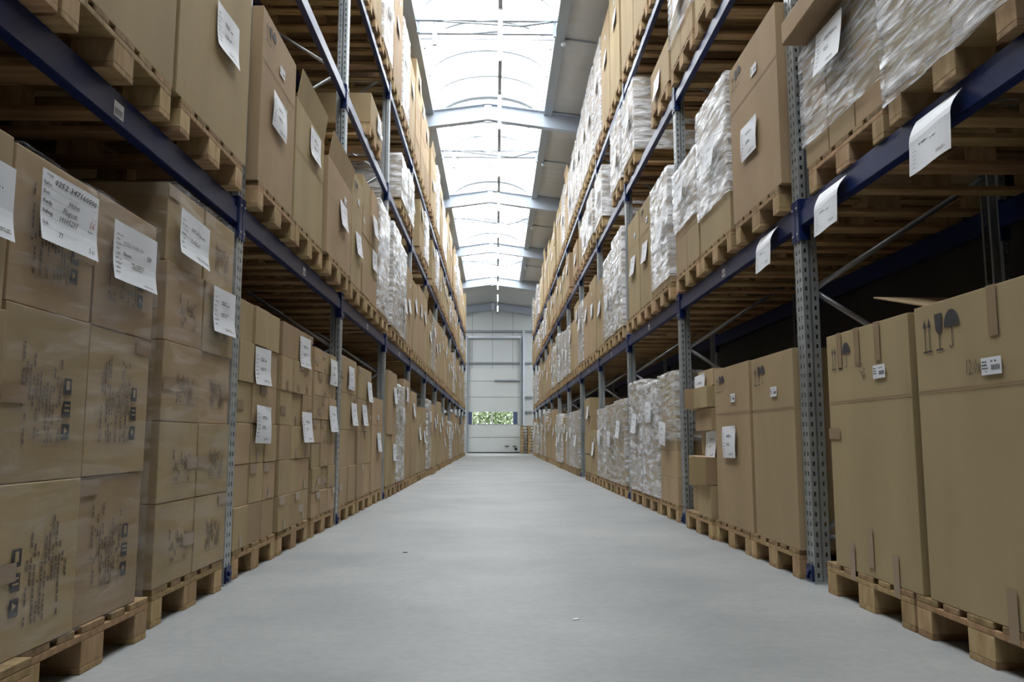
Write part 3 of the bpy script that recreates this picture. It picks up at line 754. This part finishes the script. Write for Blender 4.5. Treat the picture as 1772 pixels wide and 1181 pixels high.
# stretch film ---------------------------------------------------------------
_fm = {}
def film_mesh(w, d, z0, z1, mk, seed, slant=0.0, top=True):
    key = (round(w, 2), round(d, 2), round(z0, 2), round(z1, 2), mk, seed, slant, top)
    if key in _fm: return _fm[key]
    bm = bmesh.new(); e = 0.006
    per = []           # perimeter points with outward direction, front face first
    NY, ND = 16, 8
    for i in range(NY): per.append((e, -w / 2 - e + (w + 2 * e) * i / NY, 1, 0))
    for i in range(ND): per.append((e - (d + 2 * e) * i / ND, w / 2 + e, 0, 1))
    for i in range(NY): per.append((-d - e, w / 2 + e - (w + 2 * e) * i / NY, -1, 0))
    for i in range(ND): per.append((-d - e + (d + 2 * e) * i / ND, -w / 2 - e, 0, -1))
    K = max(8, int((z1 - z0) / 0.035)); rows = []
    for j in range(K + 1):
        row = []
        for (x, y, ox, oy) in per:
            zb = z0 + (slant * (y / w + .5) if slant else 0) + 0.018 * noise.noise(Vector((x * 5, y * 6, seed)))
            zb = max(zb, z0) if z0 >= 0 else zb; z = zb + (z1 - zb) * j / K
            q = Vector((x * 3 + seed * 5, y * 3.1, z * 14 + y * 2.5))
            a = 0.5 + 0.5 * noise.noise(q); a2 = abs(noise.noise(q * 2.3))
            dsp = 0.003 + 0.007 * a * a + 0.005 * (1 - a2) ** 4
            row.append(bm.verts.new((x + ox * dsp, y + oy * dsp * .6, z)))
        rows.append(row)
    P = len(per)
    for j in range(K):
        for i in range(P):
            f = bm.faces.new((rows[j][i], rows[j][(i + 1) % P], rows[j + 1][(i + 1) % P], rows[j + 1][i])); f.smooth = True
    if top:       # film folded in over the top edge
        inner = []
        for (v, (x, y, ox, oy)) in zip(rows[-1], per):
            inner.append(bm.verts.new((v.co.x * .80 - .12 * d, v.co.y * .72, z1 + 0.012 + 0.02 * abs(noise.noise(v.co * 6)))))
        for i in range(P): bm.faces.new((rows[-1][i], rows[-1][(i + 1) % P], inner[(i + 1) % P], inner[i])).smooth = True
    me = mesh_of(bm, 'film', [mk]); _fm[key] = me; return me
def film(side, lev, n, k, xo, y, zbase, w, d, z0, z1, mk='film', seed=0, slant=0.0, top=True):
    x, _ = place(side, xo, 0)
    o = new_obj('stretch_film', film_mesh(w, d, z0, z1, mk, seed, slant, top), None, (x, y, zbase), rotz(side))
    tag(o, '%s stretch film around the cartons on %s' % ('milky' if mk == 'film_white' else 'clear', where(side, lev, n, k)), 'plastic wrap', 'wrapped pallet loads')
    return o

# ------------------------------------------------------------------ one load
ROWN = ['bottom', 'second', 'third', 'fourth', 'fifth', 'sixth', 'seventh', 'eighth']
def colname(c, cols): return '' if cols == 1 else (('near column', 'far column')[c] if cols == 2 else ('near column', 'middle column', 'far column')[c])
def load(side, lev, n, k, spec, y0=None, y1=None, xo=0.03):
    if not spec: return
    typ, h, opt = spec[0], spec[1], (spec[2] if len(spec) > 2 else {})
    if y0 is None:
        y0 = dn(n) + 0.125 + k * 0.893; y1 = y0 + 0.86
    y = (y0 + y1) / 2; w = y1 - y0
    near = dn(n) < 9.5
    mid = dn(n) < 17
    z = LEVZ[lev]
    py_ = opt.get('pal', min(max(y, dn(n) + 0.13 + .4 + .82 * k), dn(n) + BAY - .43 - .82 * (2 - k)))
    pallet(side, lev, n, k, py_, xo, z, near)
    zb = z + 0.144; R = random.Random(n * 31 + k * 7 + lev * 101 + (0 if side == 'left' else 5000))
    wh = where(side, lev, n, k); bxo = xo - opt.get('in', 0.0)
    w = opt.get('w', w); d = 1.16
    sd = R.randrange(4) if mid else R.randrange(2)
    def add_paper(par, bw, bh):
        if opt.get('paper', 1): paper(par, P_GEN[R.randrange(4)], opt.get('py', R.uniform(-.15, .18)) * bw, opt.get('pz', R.uniform(.55, .82)) * bh, R.uniform(-.06, .06))
    if typ == 'T':
        style = opt.get('style', 'tall' if mid else 'plain')
        b = box(side, bxo, y, zb, w, d, h, 'tall brown carton %son %s' % (opt.get('desc', ''), wh), style, sd, mid, 'tall_carton', group='tall cartons on the pallets', cat='carton')
        add_paper(b, w, h)
        if mid:
            if opt.get('stick', 1): s_ = new_obj('address_sticker', P_STICK, b, (0.002, R.uniform(0, .2) * w, h * .82)); s_['label'] = 'small white address sticker'
            if opt.get('tapes'):
                for ty, tz in opt['tapes']: tape(b, TAPE_V, ty * w, tz * h)
        if opt.get('flap'):
            fo = new_obj('top_flap', flap_mesh(w * .96, opt['flap'], 0.03), b, (-0.004, 0, h)); 
            fs = flap_mesh(d * .9, opt['flap'], 0.0)
            g_ = new_obj('side_flap', fs, b, (-d / 2, w / 2 - 0.004, h)); g_.rotation_euler = (0, 0, math.pi / 2)
            g_ = new_obj('side_flap', fs, b, (-d / 2, -w / 2 + 0.004, h)); g_.rotation_euler = (0, 0, -math.pi / 2)
    elif typ in ('G', 'WG', 'W'):
        rows, cols = opt.get('rc', (3, 2)); rows_h = opt.get('hs') or [h / rows] * rows
        style = opt.get('style', 'plain'); zz = zb
        wrapped = typ != 'G'
        deep = False
        dd = d if not deep else d / 2
        ci = 0
        for r_ in range(rows):
            hh = rows_h[r_]
            cc = opt['cols'][r_] if 'cols' in opt else cols
            for c in range(cc):
                cw = w / cc
                # near column is the one closer to the camera
                yy = y0 + (y1 - y0 - w) / 2 + cw * (c + .5)
                jit = R.uniform(-.010, .006) if not wrapped else 0
                rown = 'top' if r_ == rows - 1 and rows > 1 else ROWN[r_]
                st = style if style != 'mix' else ('small' if R.random() < .5 else 'plain')
                if opt.get('styles'): st = opt['styles'][r_][c]
                lab = 'brown carton in %s row%s on %s' % (rown, ', ' + colname(c, cc) if cc > 1 else '', wh)
                if wrapped and False: lab = ''
                b = box(side, bxo + jit, yy, zz, cw - 0.006, dd, hh, lab, st, R.randrange(2), near or (mid and not wrapped))
                if deep:
                    box(side, bxo - dd - .004, yy, zz, cw - 0.006, dd - .004, hh, 'rear ' + lab, 'plain', 1, False)
                if near and typ == 'G' and R.random() < opt.get('tp', .4):
                    tape(b, TAPE_H, (cw / 2 - .065) * R.choice((-1, 1)), hh * R.choice((.55, .98)))
                if opt.get('papers') and (r_, c) in opt['papers']:
                    q = opt['papers'][(r_, c)]; paper(b, q[0], q[1], q[2], q[3] if len(q) > 3 else 0, 0.020 if opt.get('clear') else 0.016 if q[2] < .05 else 0.003)
                elif not opt.get('papers') and r_ == rows - 1 and c == cc - 1 and not wrapped: add_paper(b, cw, hh)
            zz += hh
        if opt.get('clear'): film(side, lev, n, k, bxo + .004, y, zb, w, d + .006, .004, h - .002, 'film_clear', R.randrange(4), 0, False)
        if wrapped:
            mk = opt.get('film', 'film'); z0 = opt.get('z0', 0.004 if typ == 'W' else h * .3)
            f = film(side, lev, n, k, bxo + .001, y, zb, w, d + .003, z0, h + 0.004, mk, R.randrange(4), opt.get('slant', 0), opt.get('top', True))
            if opt.get('paper', 1): paper(f, P_GEN[R.randrange(4)], opt.get('py', R.uniform(-.1, .15)) * w, opt.get('pz', R.uniform(.45, .85)) * h, R.uniform(-.08, .08), 0.032)
    return zb

def T_(h, **o): return ('T', h, o)
def G_(h, **o): return ('G', h, o)
def W_(h, **o): return ('W', h, o)
def WG_(h, **o): return ('WG', h, o)

# ------------------------------------------------------------------ hand-placed loads (from the photograph)
PL = {}
def L(side, lev, n, k, spec, y0=None, y1=None, xo=0.03): PL[(side, lev, n, k)] = (spec, y0, y1, xo)
# left, floor
L('left', 0, -1, 0, G_(1.34, rc=(3, 1), w=.58, papers={(2, 0): (P_LAND, .12, .36)}), 1.46, 2.04, .112)
L('left', 0, -1, 1, G_(1.355, rc=(3, 2), hs=[.455, .475, .425], styles=[['marks', 'marks2'], ['marks2', 'marks2'], ['marks2', 'marks2']], papers={(2, 0): (P_HAND, .02, .385), (2, 1): (P_PRINT, .0, .355)}, tp=1, clear=True), 2.10, 3.00, .07)
L('left', 0, -1, 2, G_(1.60, rc=(5, 2), style='panel', tp=.8, papers={(4, 0): (P_LAND, .04, .23, -.05), (4, 1): (P_GEN[0], .02, -.01)}, clear=True), 3.20, 4.03, .03)
L('left', 0, 0, 0, G_(1.31, rc=(6, 3), style='mix', papers={(4, 1): (P_GEN[0], .02, .21, .02), (3, 1): (P_GEN[2], .05, .10, -.02)}), 4.245, 5.03, .0)
L('left', 0, 0, 1, G_(1.31, rc=(6, 3), style='mix', cols=[3, 3, 3, 3, 3, 2], papers={(5, 1): (P_GEN[0], -.05, .18), (3, 2): (P_GEN[1], -.03, .1)}), 5.10, 5.95, .0)
L('left', 0, 0, 2, G_(1.25, rc=(7, 3), style='mix', papers={(6, 2): (P_GEN[2], -.03, .14), (4, 2): (P_GEN[1], -.03, .12)}), 6.02, 6.86, .0)
L('left', 0, 1, 0, G_(1.30, rc=(4, 2), cols=[2, 2, 1, 1], papers={(3, 0): (P_GEN[2], .05, .25), (2, 0): (P_GEN[1], .25, .25)}), 7.08, 7.85, .0)
L('left', 0, 1, 1, G_(1.28, rc=(4, 2), cols=[2, 2, 1, 1], papers={(3, 0): (P_GEN[1], .25, .2), (2, 0): (P_GEN[1], -.05, .27)}), 7.98, 8.80, .0)
L('left', 0, 1, 2, T_(1.02, py=.1, pz=.62), 8.85, 9.68, .0)
L('left', 0, 2, 0, G_(1.40, rc=(2, 2), hs=[.62, .78], cols=[2, 1], papers={(1, 0): (P_GEN[1], .2, .6), (0, 1): (P_GEN[0], 0, .5)}))
L('left', 0, 2, 1, W_(1.28, rc=(4, 2), film='film_white'))
L('left', 0, 2, 2, G_(1.42, rc=(3, 1), tp=0))
L('left', 0, 3, 0, G_(1.30, rc=(3, 1), tp=0))
L('left', 0, 3, 1, T_(1.00)); L('left', 0, 3, 2, T_(1.12))
L('left', 0, 4, 0, W_(1.3, film='film_white')); L('left', 0, 4, 1, G_(1.25, rc=(2, 1)), None, None, .08)
L('left', 0, 4, 2, G_(1.25, rc=(2, 2)))
# left, first shelf
L('left', 1, -1, 0, T_(1.02, paper=0, style='plain', stick=0), 1.45, 2.18, .06)
L('left', 1, -1, 1, T_(1.00, paper=0, style='plain', stick=0), 2.22, 3.10, .06)
L('left', 1, -1, 2, T_(1.00, style='plain', py=.10, pz=.62, stick=0), 3.13, 4.04, .06)
L('left', 1, 0, 0, T_(0.99, style='picto_small', py=-.02, pz=.60), 4.245, 4.98, .06)
L('left', 1, 0, 1, T_(0.80, style='creased', py=.12, pz=.95, flap=.20, stick=0), 5.02, 5.86, .06)
L('left', 1, 0, 2, T_(0.74, style='creased', py=.1, pz=.72, flap=.20), 5.92, 6.915, .08)
L('left', 1, 1, 0, T_(1.0, style='picto_small', py=.1, pz=.5), 7.045, 7.58, .06)
L('left', 1, 1, 1, G_(1.16, rc=(4, 2), papers={(3, 1): (P_GEN[1], -.12, .02), (1, 1): (P_GEN[0], -.02, .27)}), 7.62, 8.60, .06)
L('left', 1, 1, 2, W_(1.22, film='film_white'), 8.62, 9.50, .06)
L('left', 1, 2, 0, W_(1.30, rc=(4, 2), film='film_white'), None, None, .05); L('left', 1, 2, 1, W_(1.25, film='film_white')); L('left', 1, 2, 2, T_(1.15))
L('left', 1, 3, 0, T_(1.1)); L('left', 1, 3, 1, T_(1.2)); L('left', 1, 3, 2, T_(1.2, flap=.15))
L('left', 1, 4, 0, T_(.9, flap=.2)); L('left', 1, 4, 1, W_(1.1)); L('left', 1, 4, 2, T_(1.15))
# left, middle shelf
for k in range(3): L('left', 2, -1, k, None); L('left', 2, 0, k, None)
L('left', 2, 1, 0, None); L('left', 2, 1, 1, G_(0.36, rc=(1, 1), papers={(0, 0): (P_GEN[2], .1, .30)}), 8.20, 9.06); L('left', 2, 1, 2, None)
L('left', 2, 2, 0, None); L('left', 2, 2, 1, W_(.62, film='film_white')); L('left', 2, 2, 2, W_(.7, film='film_white'))
L('left', 2, 3, 0, None); L('left', 2, 3, 1, G_(.82, rc=(2, 1))); L('left', 2, 3, 2, W_(.85, film='film_white'))
L('left', 2, 4, 0, None); L('left', 2, 4, 1, G_(.8, rc=(2, 1))); L('left', 2, 4, 2, W_(.8, film='film_white'))
# left, top shelf
for n in (-1,):
    for k in range(3): L('left', 3, n, k, T_(1.2))
L('left', 3, 0, 0, G_(1.3, rc=(3, 2))); L('left', 3, 0, 1, G_(1.3, rc=(3, 2))); L('left', 3, 0, 2, T_(1.4))
L('left', 3, 1, 0, W_(1.5, film='film_white')); L('left', 3, 1, 1, G_(1.5, rc=(3, 2))); L('left', 3, 1, 2, W_(1.55, film='film_white'))
L('left', 3, 2, 0, T_(1.6)); L('left', 3, 2, 1, W_(1.30, film='film_white')); L('left', 3, 2, 2, T_(1.2))
L('left', 3, 3, 0, G_(1.62, rc=(5, 1))); L('left', 3, 3, 1, G_(1.45, rc=(4, 1))); L('left', 3, 3, 2, G_(1.40, rc=(3, 1)))
# right, floor
for lv in range(4): L('right', lv, -1, 0, None)
L('right', 0, -1, 1, T_(1.055, style='picto', paper=0, stick=0, desc='with umbrella symbol '), 2.02, 2.985, .03)
L('right', 0, -1, 2, T_(1.05, style='picto_small', paper=0, stick=0, desc='with taped top edge '), 3.03, 3.80, .03)
L('right', 0, 0, 0, T_(1.05, style='picto_small', paper=0), 4.245, 4.95, .03)
L('right', 0, 0, 1, T_(1.055, style='picto_small', py=-.04, pz=.62), 5.00, 5.80, .03)
L('right', 0, 1, 0, W_(1.16, rc=(5, 1), film='film', z0=.55), 7.05, 7.78, .03)
L('right', 0, 1, 1, W_(1.13, rc=(3, 2), film='film_white'), 7.84, 8.66, .03)
L('right', 0, 1, 2, W_(1.20, rc=(3, 1), film='film_white'), 8.72, 9.5, .03)
L('right', 0, 2, 0, W_(1.05, rc=(3, 2))); L('right', 0, 2, 1, W_(1.02)); L('right', 0, 2, 2, W_(1.00, film='film_white'))
L('right', 0, 3, 0, T_(.7)); L('right', 0, 3, 1, G_(1.25, rc=(4, 1))); L('right', 0, 3, 2, None)
L('right', 0, 4, 0, W_(1.1)); L('right', 0, 4, 1, W_(1.1, film='film_white')); L('right', 0, 4, 2, W_(1.05))
# right, first shelf
L('right', 1, -1, 1, W_(1.05, rc=(4, 2), z0=-.06), 2.14, 3.10, .03)
L('right', 1, -1, 2, WG_(.62, rc=(5, 3), z0=.10, slant=-.10, py=.0, pz=.92), 3.16, 4.02, .0)
L('right', 1, 0, 0, T_(1.04, style='picto_small', py=-.05, pz=.52), 4.245, 5.14, .05)
L('right', 1, 0, 1, WG_(1.08, rc=(4, 1), z0=.25, film='film_white'), 5.20, 6.00, .05)
L('right', 1, 0, 2, WG_(.88, rc=(3, 2), z0=.35, film='film_white'), 6.04, 6.84, .05)
L('right', 1, 1, 0, W_(1.06, rc=(4, 1), z0=.05, film='film_white'), 7.05, 7.86, .05)
L('right', 1, 1, 1, T_(1.08, style='picto_small', py=0, pz=.6), 7.92, 8.55, .05)
L('right', 1, 1, 2, T_(1.10, py=0, pz=.6), 8.60, 9.35, .05)
L('right', 1, 2, 0, W_(1.25, film='film_white')); L('right', 1, 2, 1, W_(1.15, film='film_white')); L('right', 1, 2, 2, T_(1.0))
L('right', 1, 3, 0, T_(1.2)); L('right', 1, 3, 1, T_(1.1)); L('right', 1, 3, 2, W_(1.1, film='film_white'))
# right, middle shelf
L('right', 2, -1, 1, G_(.8, rc=(2, 1))); L('right', 2, -1, 2, None)
L('right', 2, 0, 0, G_(.60, rc=(2, 2)), 4.3, 5.16, .04); L('right', 2, 0, 1, G_(.8, rc=(2, 1)), 5.2, 6.05, .04); L('right', 2, 0, 2, WG_(.80, rc=(2, 2), z0=.2, film='film'), 6.1, 6.9, .04)
L('right', 2, 1, 0, G_(.42, rc=(1, 1))); L('right', 2, 1, 1, None); L('right', 2, 1, 2, W_(.85, rc=(5, 1), film='film_white'))
L('right', 2, 2, 0, W_(.9, film='film_white')); L('right', 2, 2, 1, None); L('right', 2, 2, 2, W_(.78, rc=(4, 1), film='film_white'))
# right, top shelf
for k in range(3): L('right', 3, 0, k, T_(1.3))
L('right', 3, 1, 0, T_(1.4)); L('right', 3, 1, 1, T_(1.35)); L('right', 3, 1, 2, T_(1.3))
L('right', 3, 2, 0, T_(1.55)); L('right', 3, 2, 1, T_(1.5)); L('right', 3, 2, 2, W_(1.5, film='film_white'))
L('right', 3, 3, 0, W_(1.5, film='film_white')); L('right', 3, 3, 1, W_(1.45, film='film_white')); L('right', 3, 3, 2, W_(1.35, film='film_white'))
L('right', 3, 4, 0, W_(1.30, film='film_white')); L('right', 3, 4, 1, W_(1.2, film='film_white')); L('right', 3, 4, 2, T_(1.35, flap=.1))
L('right', 0, 0, 2, None)

CAP = [1.55, 1.45, .92, 1.55]
for side in ('left', 'right'):
    for lev in range(4):
        for n in BAYS:
            for k in range(3):
                key = (side, lev, n, k)
                if key in PL:
                    s, a, b_, xo = PL[key]
                    if s and (s[1] > CAP[lev] + .1): s = (s[0], CAP[lev], s[2])
                    load(side, lev, n, k, s, a, b_, xo); continue
                R = random.Random(n * 13 + k * 5 + lev * 77 + (3 if side == 'left' else 1003))
                q = R.random(); lo_h = [.95, .95, .60, 1.0][lev]; hi_h = [1.42, 1.30, .88, 1.42][lev]; h = R.uniform(lo_h, hi_h)
                wr = .22 if side == 'left' else .33
                if q < wr: s = W_(h, rc=(2, 1), film='film_white')
                elif q < wr + .25: s = G_(h, rc=(2, 1) if R.random() < .6 else (2, 2), tp=0)
                elif lev == 2 and q > .93: s = None
                else: s = T_(h, flap=.15 if R.random() < .15 and lev != 2 else 0)
                load(side, lev, n, k, s, None, None, R.choice((.02, .03, .05)))

# untidy stack of opened small cartons (right, floor, farthest place of the second bay)
y0, y1 = 5.90, 6.68
pallet('right', 0, 0, 2, (y0 + y1) / 2, .05, 0.0, True)
z = 0.144; r = random.Random(4)
tiers = [(.24, [('closed', .39), ('closed', .39)]), (.20, [('open', .40), ('closed', .38)]), (.19, [('closed', .38), ('closed', .36)]), (.17, [('closed', .34), ('closed', .38)]), (.16, [('closed', .42), ('open', .34)]), (.13, [('closed', .45)])]
for ti, (hh, items) in enumerate(tiers):
    yy = y0
    for ci, (st, bw) in enumerate(items):
        xo = [.02, .05, -.05, 0.0, .03, -.02][ti] + (0.03 if ci == 0 else -.03)
        nm = 'top' if ti == 5 else ROWN[ti]
        lab = '%s brown carton, %s layer%s of the untidy stack beside the third right upright' % ('open' if st == 'open' else 'small', nm, ', %s column' % ('near', 'far')[ci] if len(items) > 1 else '')
        if st == 'closed':
            box('right', xo, yy + bw / 2, z, bw - .01, .55, hh - .004, lab, 'plain', ti % 3, True, yaw=r.uniform(-.003, .003))
        else:
            bm = bmesh.new(); t = .005; w2 = bw / 2 - .005; d2 = .55; h2 = hh - .004
            bx(bm, -d2, 0, -w2, w2, 0, t); bx(bm, -d2, -d2 + t, -w2, w2, t, h2); bx(bm, -d2 + t, 0, -w2, -w2 + t, t, h2); bx(bm, -d2 + t, 0, w2 - t, w2, t, h2)
            bx(bm, -d2 + t, 0, -w2 + t, w2 - t, h2 - t, h2)
            x, _ = place('right', xo, 0)
            o = new_obj('open_carton', mesh_of(bm, 'open_carton', ['card_in']), None, (x, yy + bw / 2, z), math.pi); tag(o, lab, 'box', 'cartons on the pallets')
            bm = bmesh.new(); bx(bm, 0, .12, w2 - t, w2, 0, h2); new_obj('flap', mesh_of(bm, 'flap', ['card']), o)
        yy += bw + .012
    z += hh
stk = [o for o in bpy.data.objects if o.get('label', '').startswith('small brown carton, third layer, near')]
stk2 = [o for o in bpy.data.objects if o.get('label', '').startswith('small brown carton, top layer')]
if stk: paper(stk[0], P_GEN[1], .0, .19, .1)
if stk2: paper(stk2[0], P_GEN[2], -.12, .10, .05)

# extra detail on the two big cartons at the right front
def find(name, lab): return [o for o in bpy.data.objects if o.name.startswith(name) and lab in o.get('label', '')][0]
big = find('tall_carton', 'with umbrella')
s_ = new_obj('address_sticker', P_STICK, big, (0.002, -0.02, 1.055 * .785)); s_['label'] = 'small white address sticker'
bm = bmesh.new(); put_text(bm, '12,0x', -0.15, 0, .075, 0.0012, 0, 0.2, wide=.55); o = new_obj('handwriting', mesh_of(bm, 'handwriting', ['faint']), big, (0.0, -0.02, 1.055 * .74)); o['label'] = 'handwritten number'
tape(big, TAPE_V, .0, 1.055); tape(big, TAPE_V, .0, .12)
bm = bmesh.new(); hw = .965 / 2
vs = [bm.verts.new(p) for p in ((-.12, -hw, 1.052), (-1.0, -hw, 1.052), (-.95, -hw - .50, 1.175), (-.10, -hw - .52, 1.185))]
f = bm.faces.new(vs); r_ = bmesh.ops.extrude_face_region(bm, geom=[f])
for q in r_['geom']:
    if isinstance(q, bmesh.types.BMVert): q.co.z += .006
bmesh.ops.recalc_face_normals(bm, faces=bm.faces)
new_obj('top_flap', mesh_of(bm, 'flap', ['card']), big)
b2 = find('tall_carton', 'with taped top')
s_ = new_obj('address_sticker', P_STICK, b2, (0.002, .14, 1.05 * .83)); s_['label'] = 'small white address sticker'
bm = bmesh.new(); put_text(bm, '9,2x', -0.05, 0, .06, 0.0012, 0, 0.2, -1.0, .7); o = new_obj('handwriting', mesh_of(bm, 'handwriting', ['faint']), b2, (0.0, 0.0, 1.05 * .84)); o['label'] = 'handwritten number'
for ty, tz in ((-.24, 1.05), (-.06, 1.05), (.13, 1.05), (-.02, .20), (.19, .12), (-.2, .12), (-.33, .62)): tape(b2, TAPE_V if tz != .62 else TAPE_H, ty, tz)
bm = bmesh.new(); rect(bm, -.2, .22, -.10, 0, 0.0, 0)

# wrapped flat carton lying across the load top, sticking out over the aisle
bm = bmesh.new(); bx(bm, -1.1, 0.0, -.42, .42, 0, .12, bevel=.008)
x, _ = place('right', .10, 0)
o = new_obj('flat_carton', mesh_of(bm, 'flat_carton', ['card']), None, (x, 3.60, LEVZ[1] + .144 + .62 + .045), math.pi)
tag(o, 'flat carton jutting over the aisle on top of the film wrapped cartons at upper right', 'box')

# paper sheets hanging from the right-hand lower beam
def c_beam(bm, w, h):
    a = -w / 2 + .08 * w
    scribble(bm, a + .15 * w, a + .4 * w, -h * .56, -h * .50, T, 1, 1, False, 2); scribble(bm, a + .45 * w, a + .7 * w, -h * .60, -h * .55, T, 2, 1, False, 4)
    for i in range(5): scribble(bm, a, a + .12 * w, -h * (.62 + .07 * i), -h * (.60 + .07 * i), T, 2, 1, False, i + 9)
    scribble(bm, a + .6 * w, a + .9 * w, -h * .90, -h * .85, T, 2, 2, False, 7)
P_BEAM = sheet(0.31, 0.215, c_beam, 3)
for i, (yy, lab) in enumerate(((2.775, 'white paper sheet hanging from the blue lower beam, nearest the camera at upper right'), (3.70, 'white paper sheet hanging from the lower beam just before the second right upright'), (4.60, 'white paper sheet hanging from the lower beam just beyond the second right upright'))):
    x, _ = place('right', 0.002, 0)
    o = new_obj('paper_sheet', P_BEAM, None, (x, yy, 1.905), math.pi)
    tag(o, lab, 'paper', 'papers on the right lower beam')

# stack of empty pallets by the door
for i in range(9):
    o = new_obj('wooden_pallet', pal_far, None, (1.56 + r.uniform(-.015, .015), 38.5 + r.uniform(-.015, .015), .144 * i), -math.pi / 2)
    tag(o, 'empty pallet by the far door, %s of the stack' % (['bottom', 'second', 'third', 'fourth', 'fifth', 'sixth', 'seventh', 'eighth', 'top'][i]), 'pallet', 'empty pallets beside the door')
# cartons past the 300 that show largest become one object of kind stuff
bpy.context.view_layer.update()
cand = []
seen_front = {}
for o in bpy.data.objects:
    if o.name.startswith('cardboard_box'):
        xs = [v for v in o.bound_box]; wd = max(p[1] for p in xs) - min(p[1] for p in xs); hh = max(p[2] for p in xs) - min(p[2] for p in xs)
        dist = max(1.5, o.location.y); area = wd * hh / dist ** 3
        if o.location.y < 4 and o.location.z > 3.6: area *= .01
        cand.append((area, o))
cand.sort(key=lambda t: -t[0])
SL_ = ['card', 'crease', 'ink', 'faint', 'tape', 'paper', 'red']
big_bm = bmesh.new(); dead = []
for a_, o in cand[300:]:
    for q in [o] + list(o.children):
        base = len(big_bm.faces); me = q.data.copy(); me.transform(q.matrix_world); names = [m_.name for m_ in me.materials]
        big_bm.from_mesh(me); big_bm.faces.ensure_lookup_table()
        mp_ = [next(i for i, k_ in enumerate(SL_) if M[k_].name == nm_) for nm_ in names]
        for f in big_bm.faces[base:]: f.material_index = mp_[f.material_index]
        bpy.data.meshes.remove(me); dead.append(q)
for q in dead: bpy.data.objects.remove(q)
if len(cand) > 300:
    o = new_obj('cardboard_box', mesh_of(big_bm, 'distant_cartons', SL_))
    tag(o, 'mass of small brown cartons on the most distant pallets of both racks', 'box', kind='stuff')
for (x, y, lab) in ((-.574, 5.28, 'tiny dark chip lying on the concrete floor left of centre'), (.319, 3.35, 'tiny pale chip lying on the concrete floor right of centre')):
    bm = bmesh.new(); bx(bm, -.014, .014, -.008, .008, 0, .004, bevel=.0015); o = new_obj('floor_chip', mesh_of(bm, 'chip', ['dark' if x < 0 else 'paper']), None, (x, y, 0), .5); tag(o, lab, 'debris')
print('boxes', box_count[0], 'objects', len(bpy.data.objects))
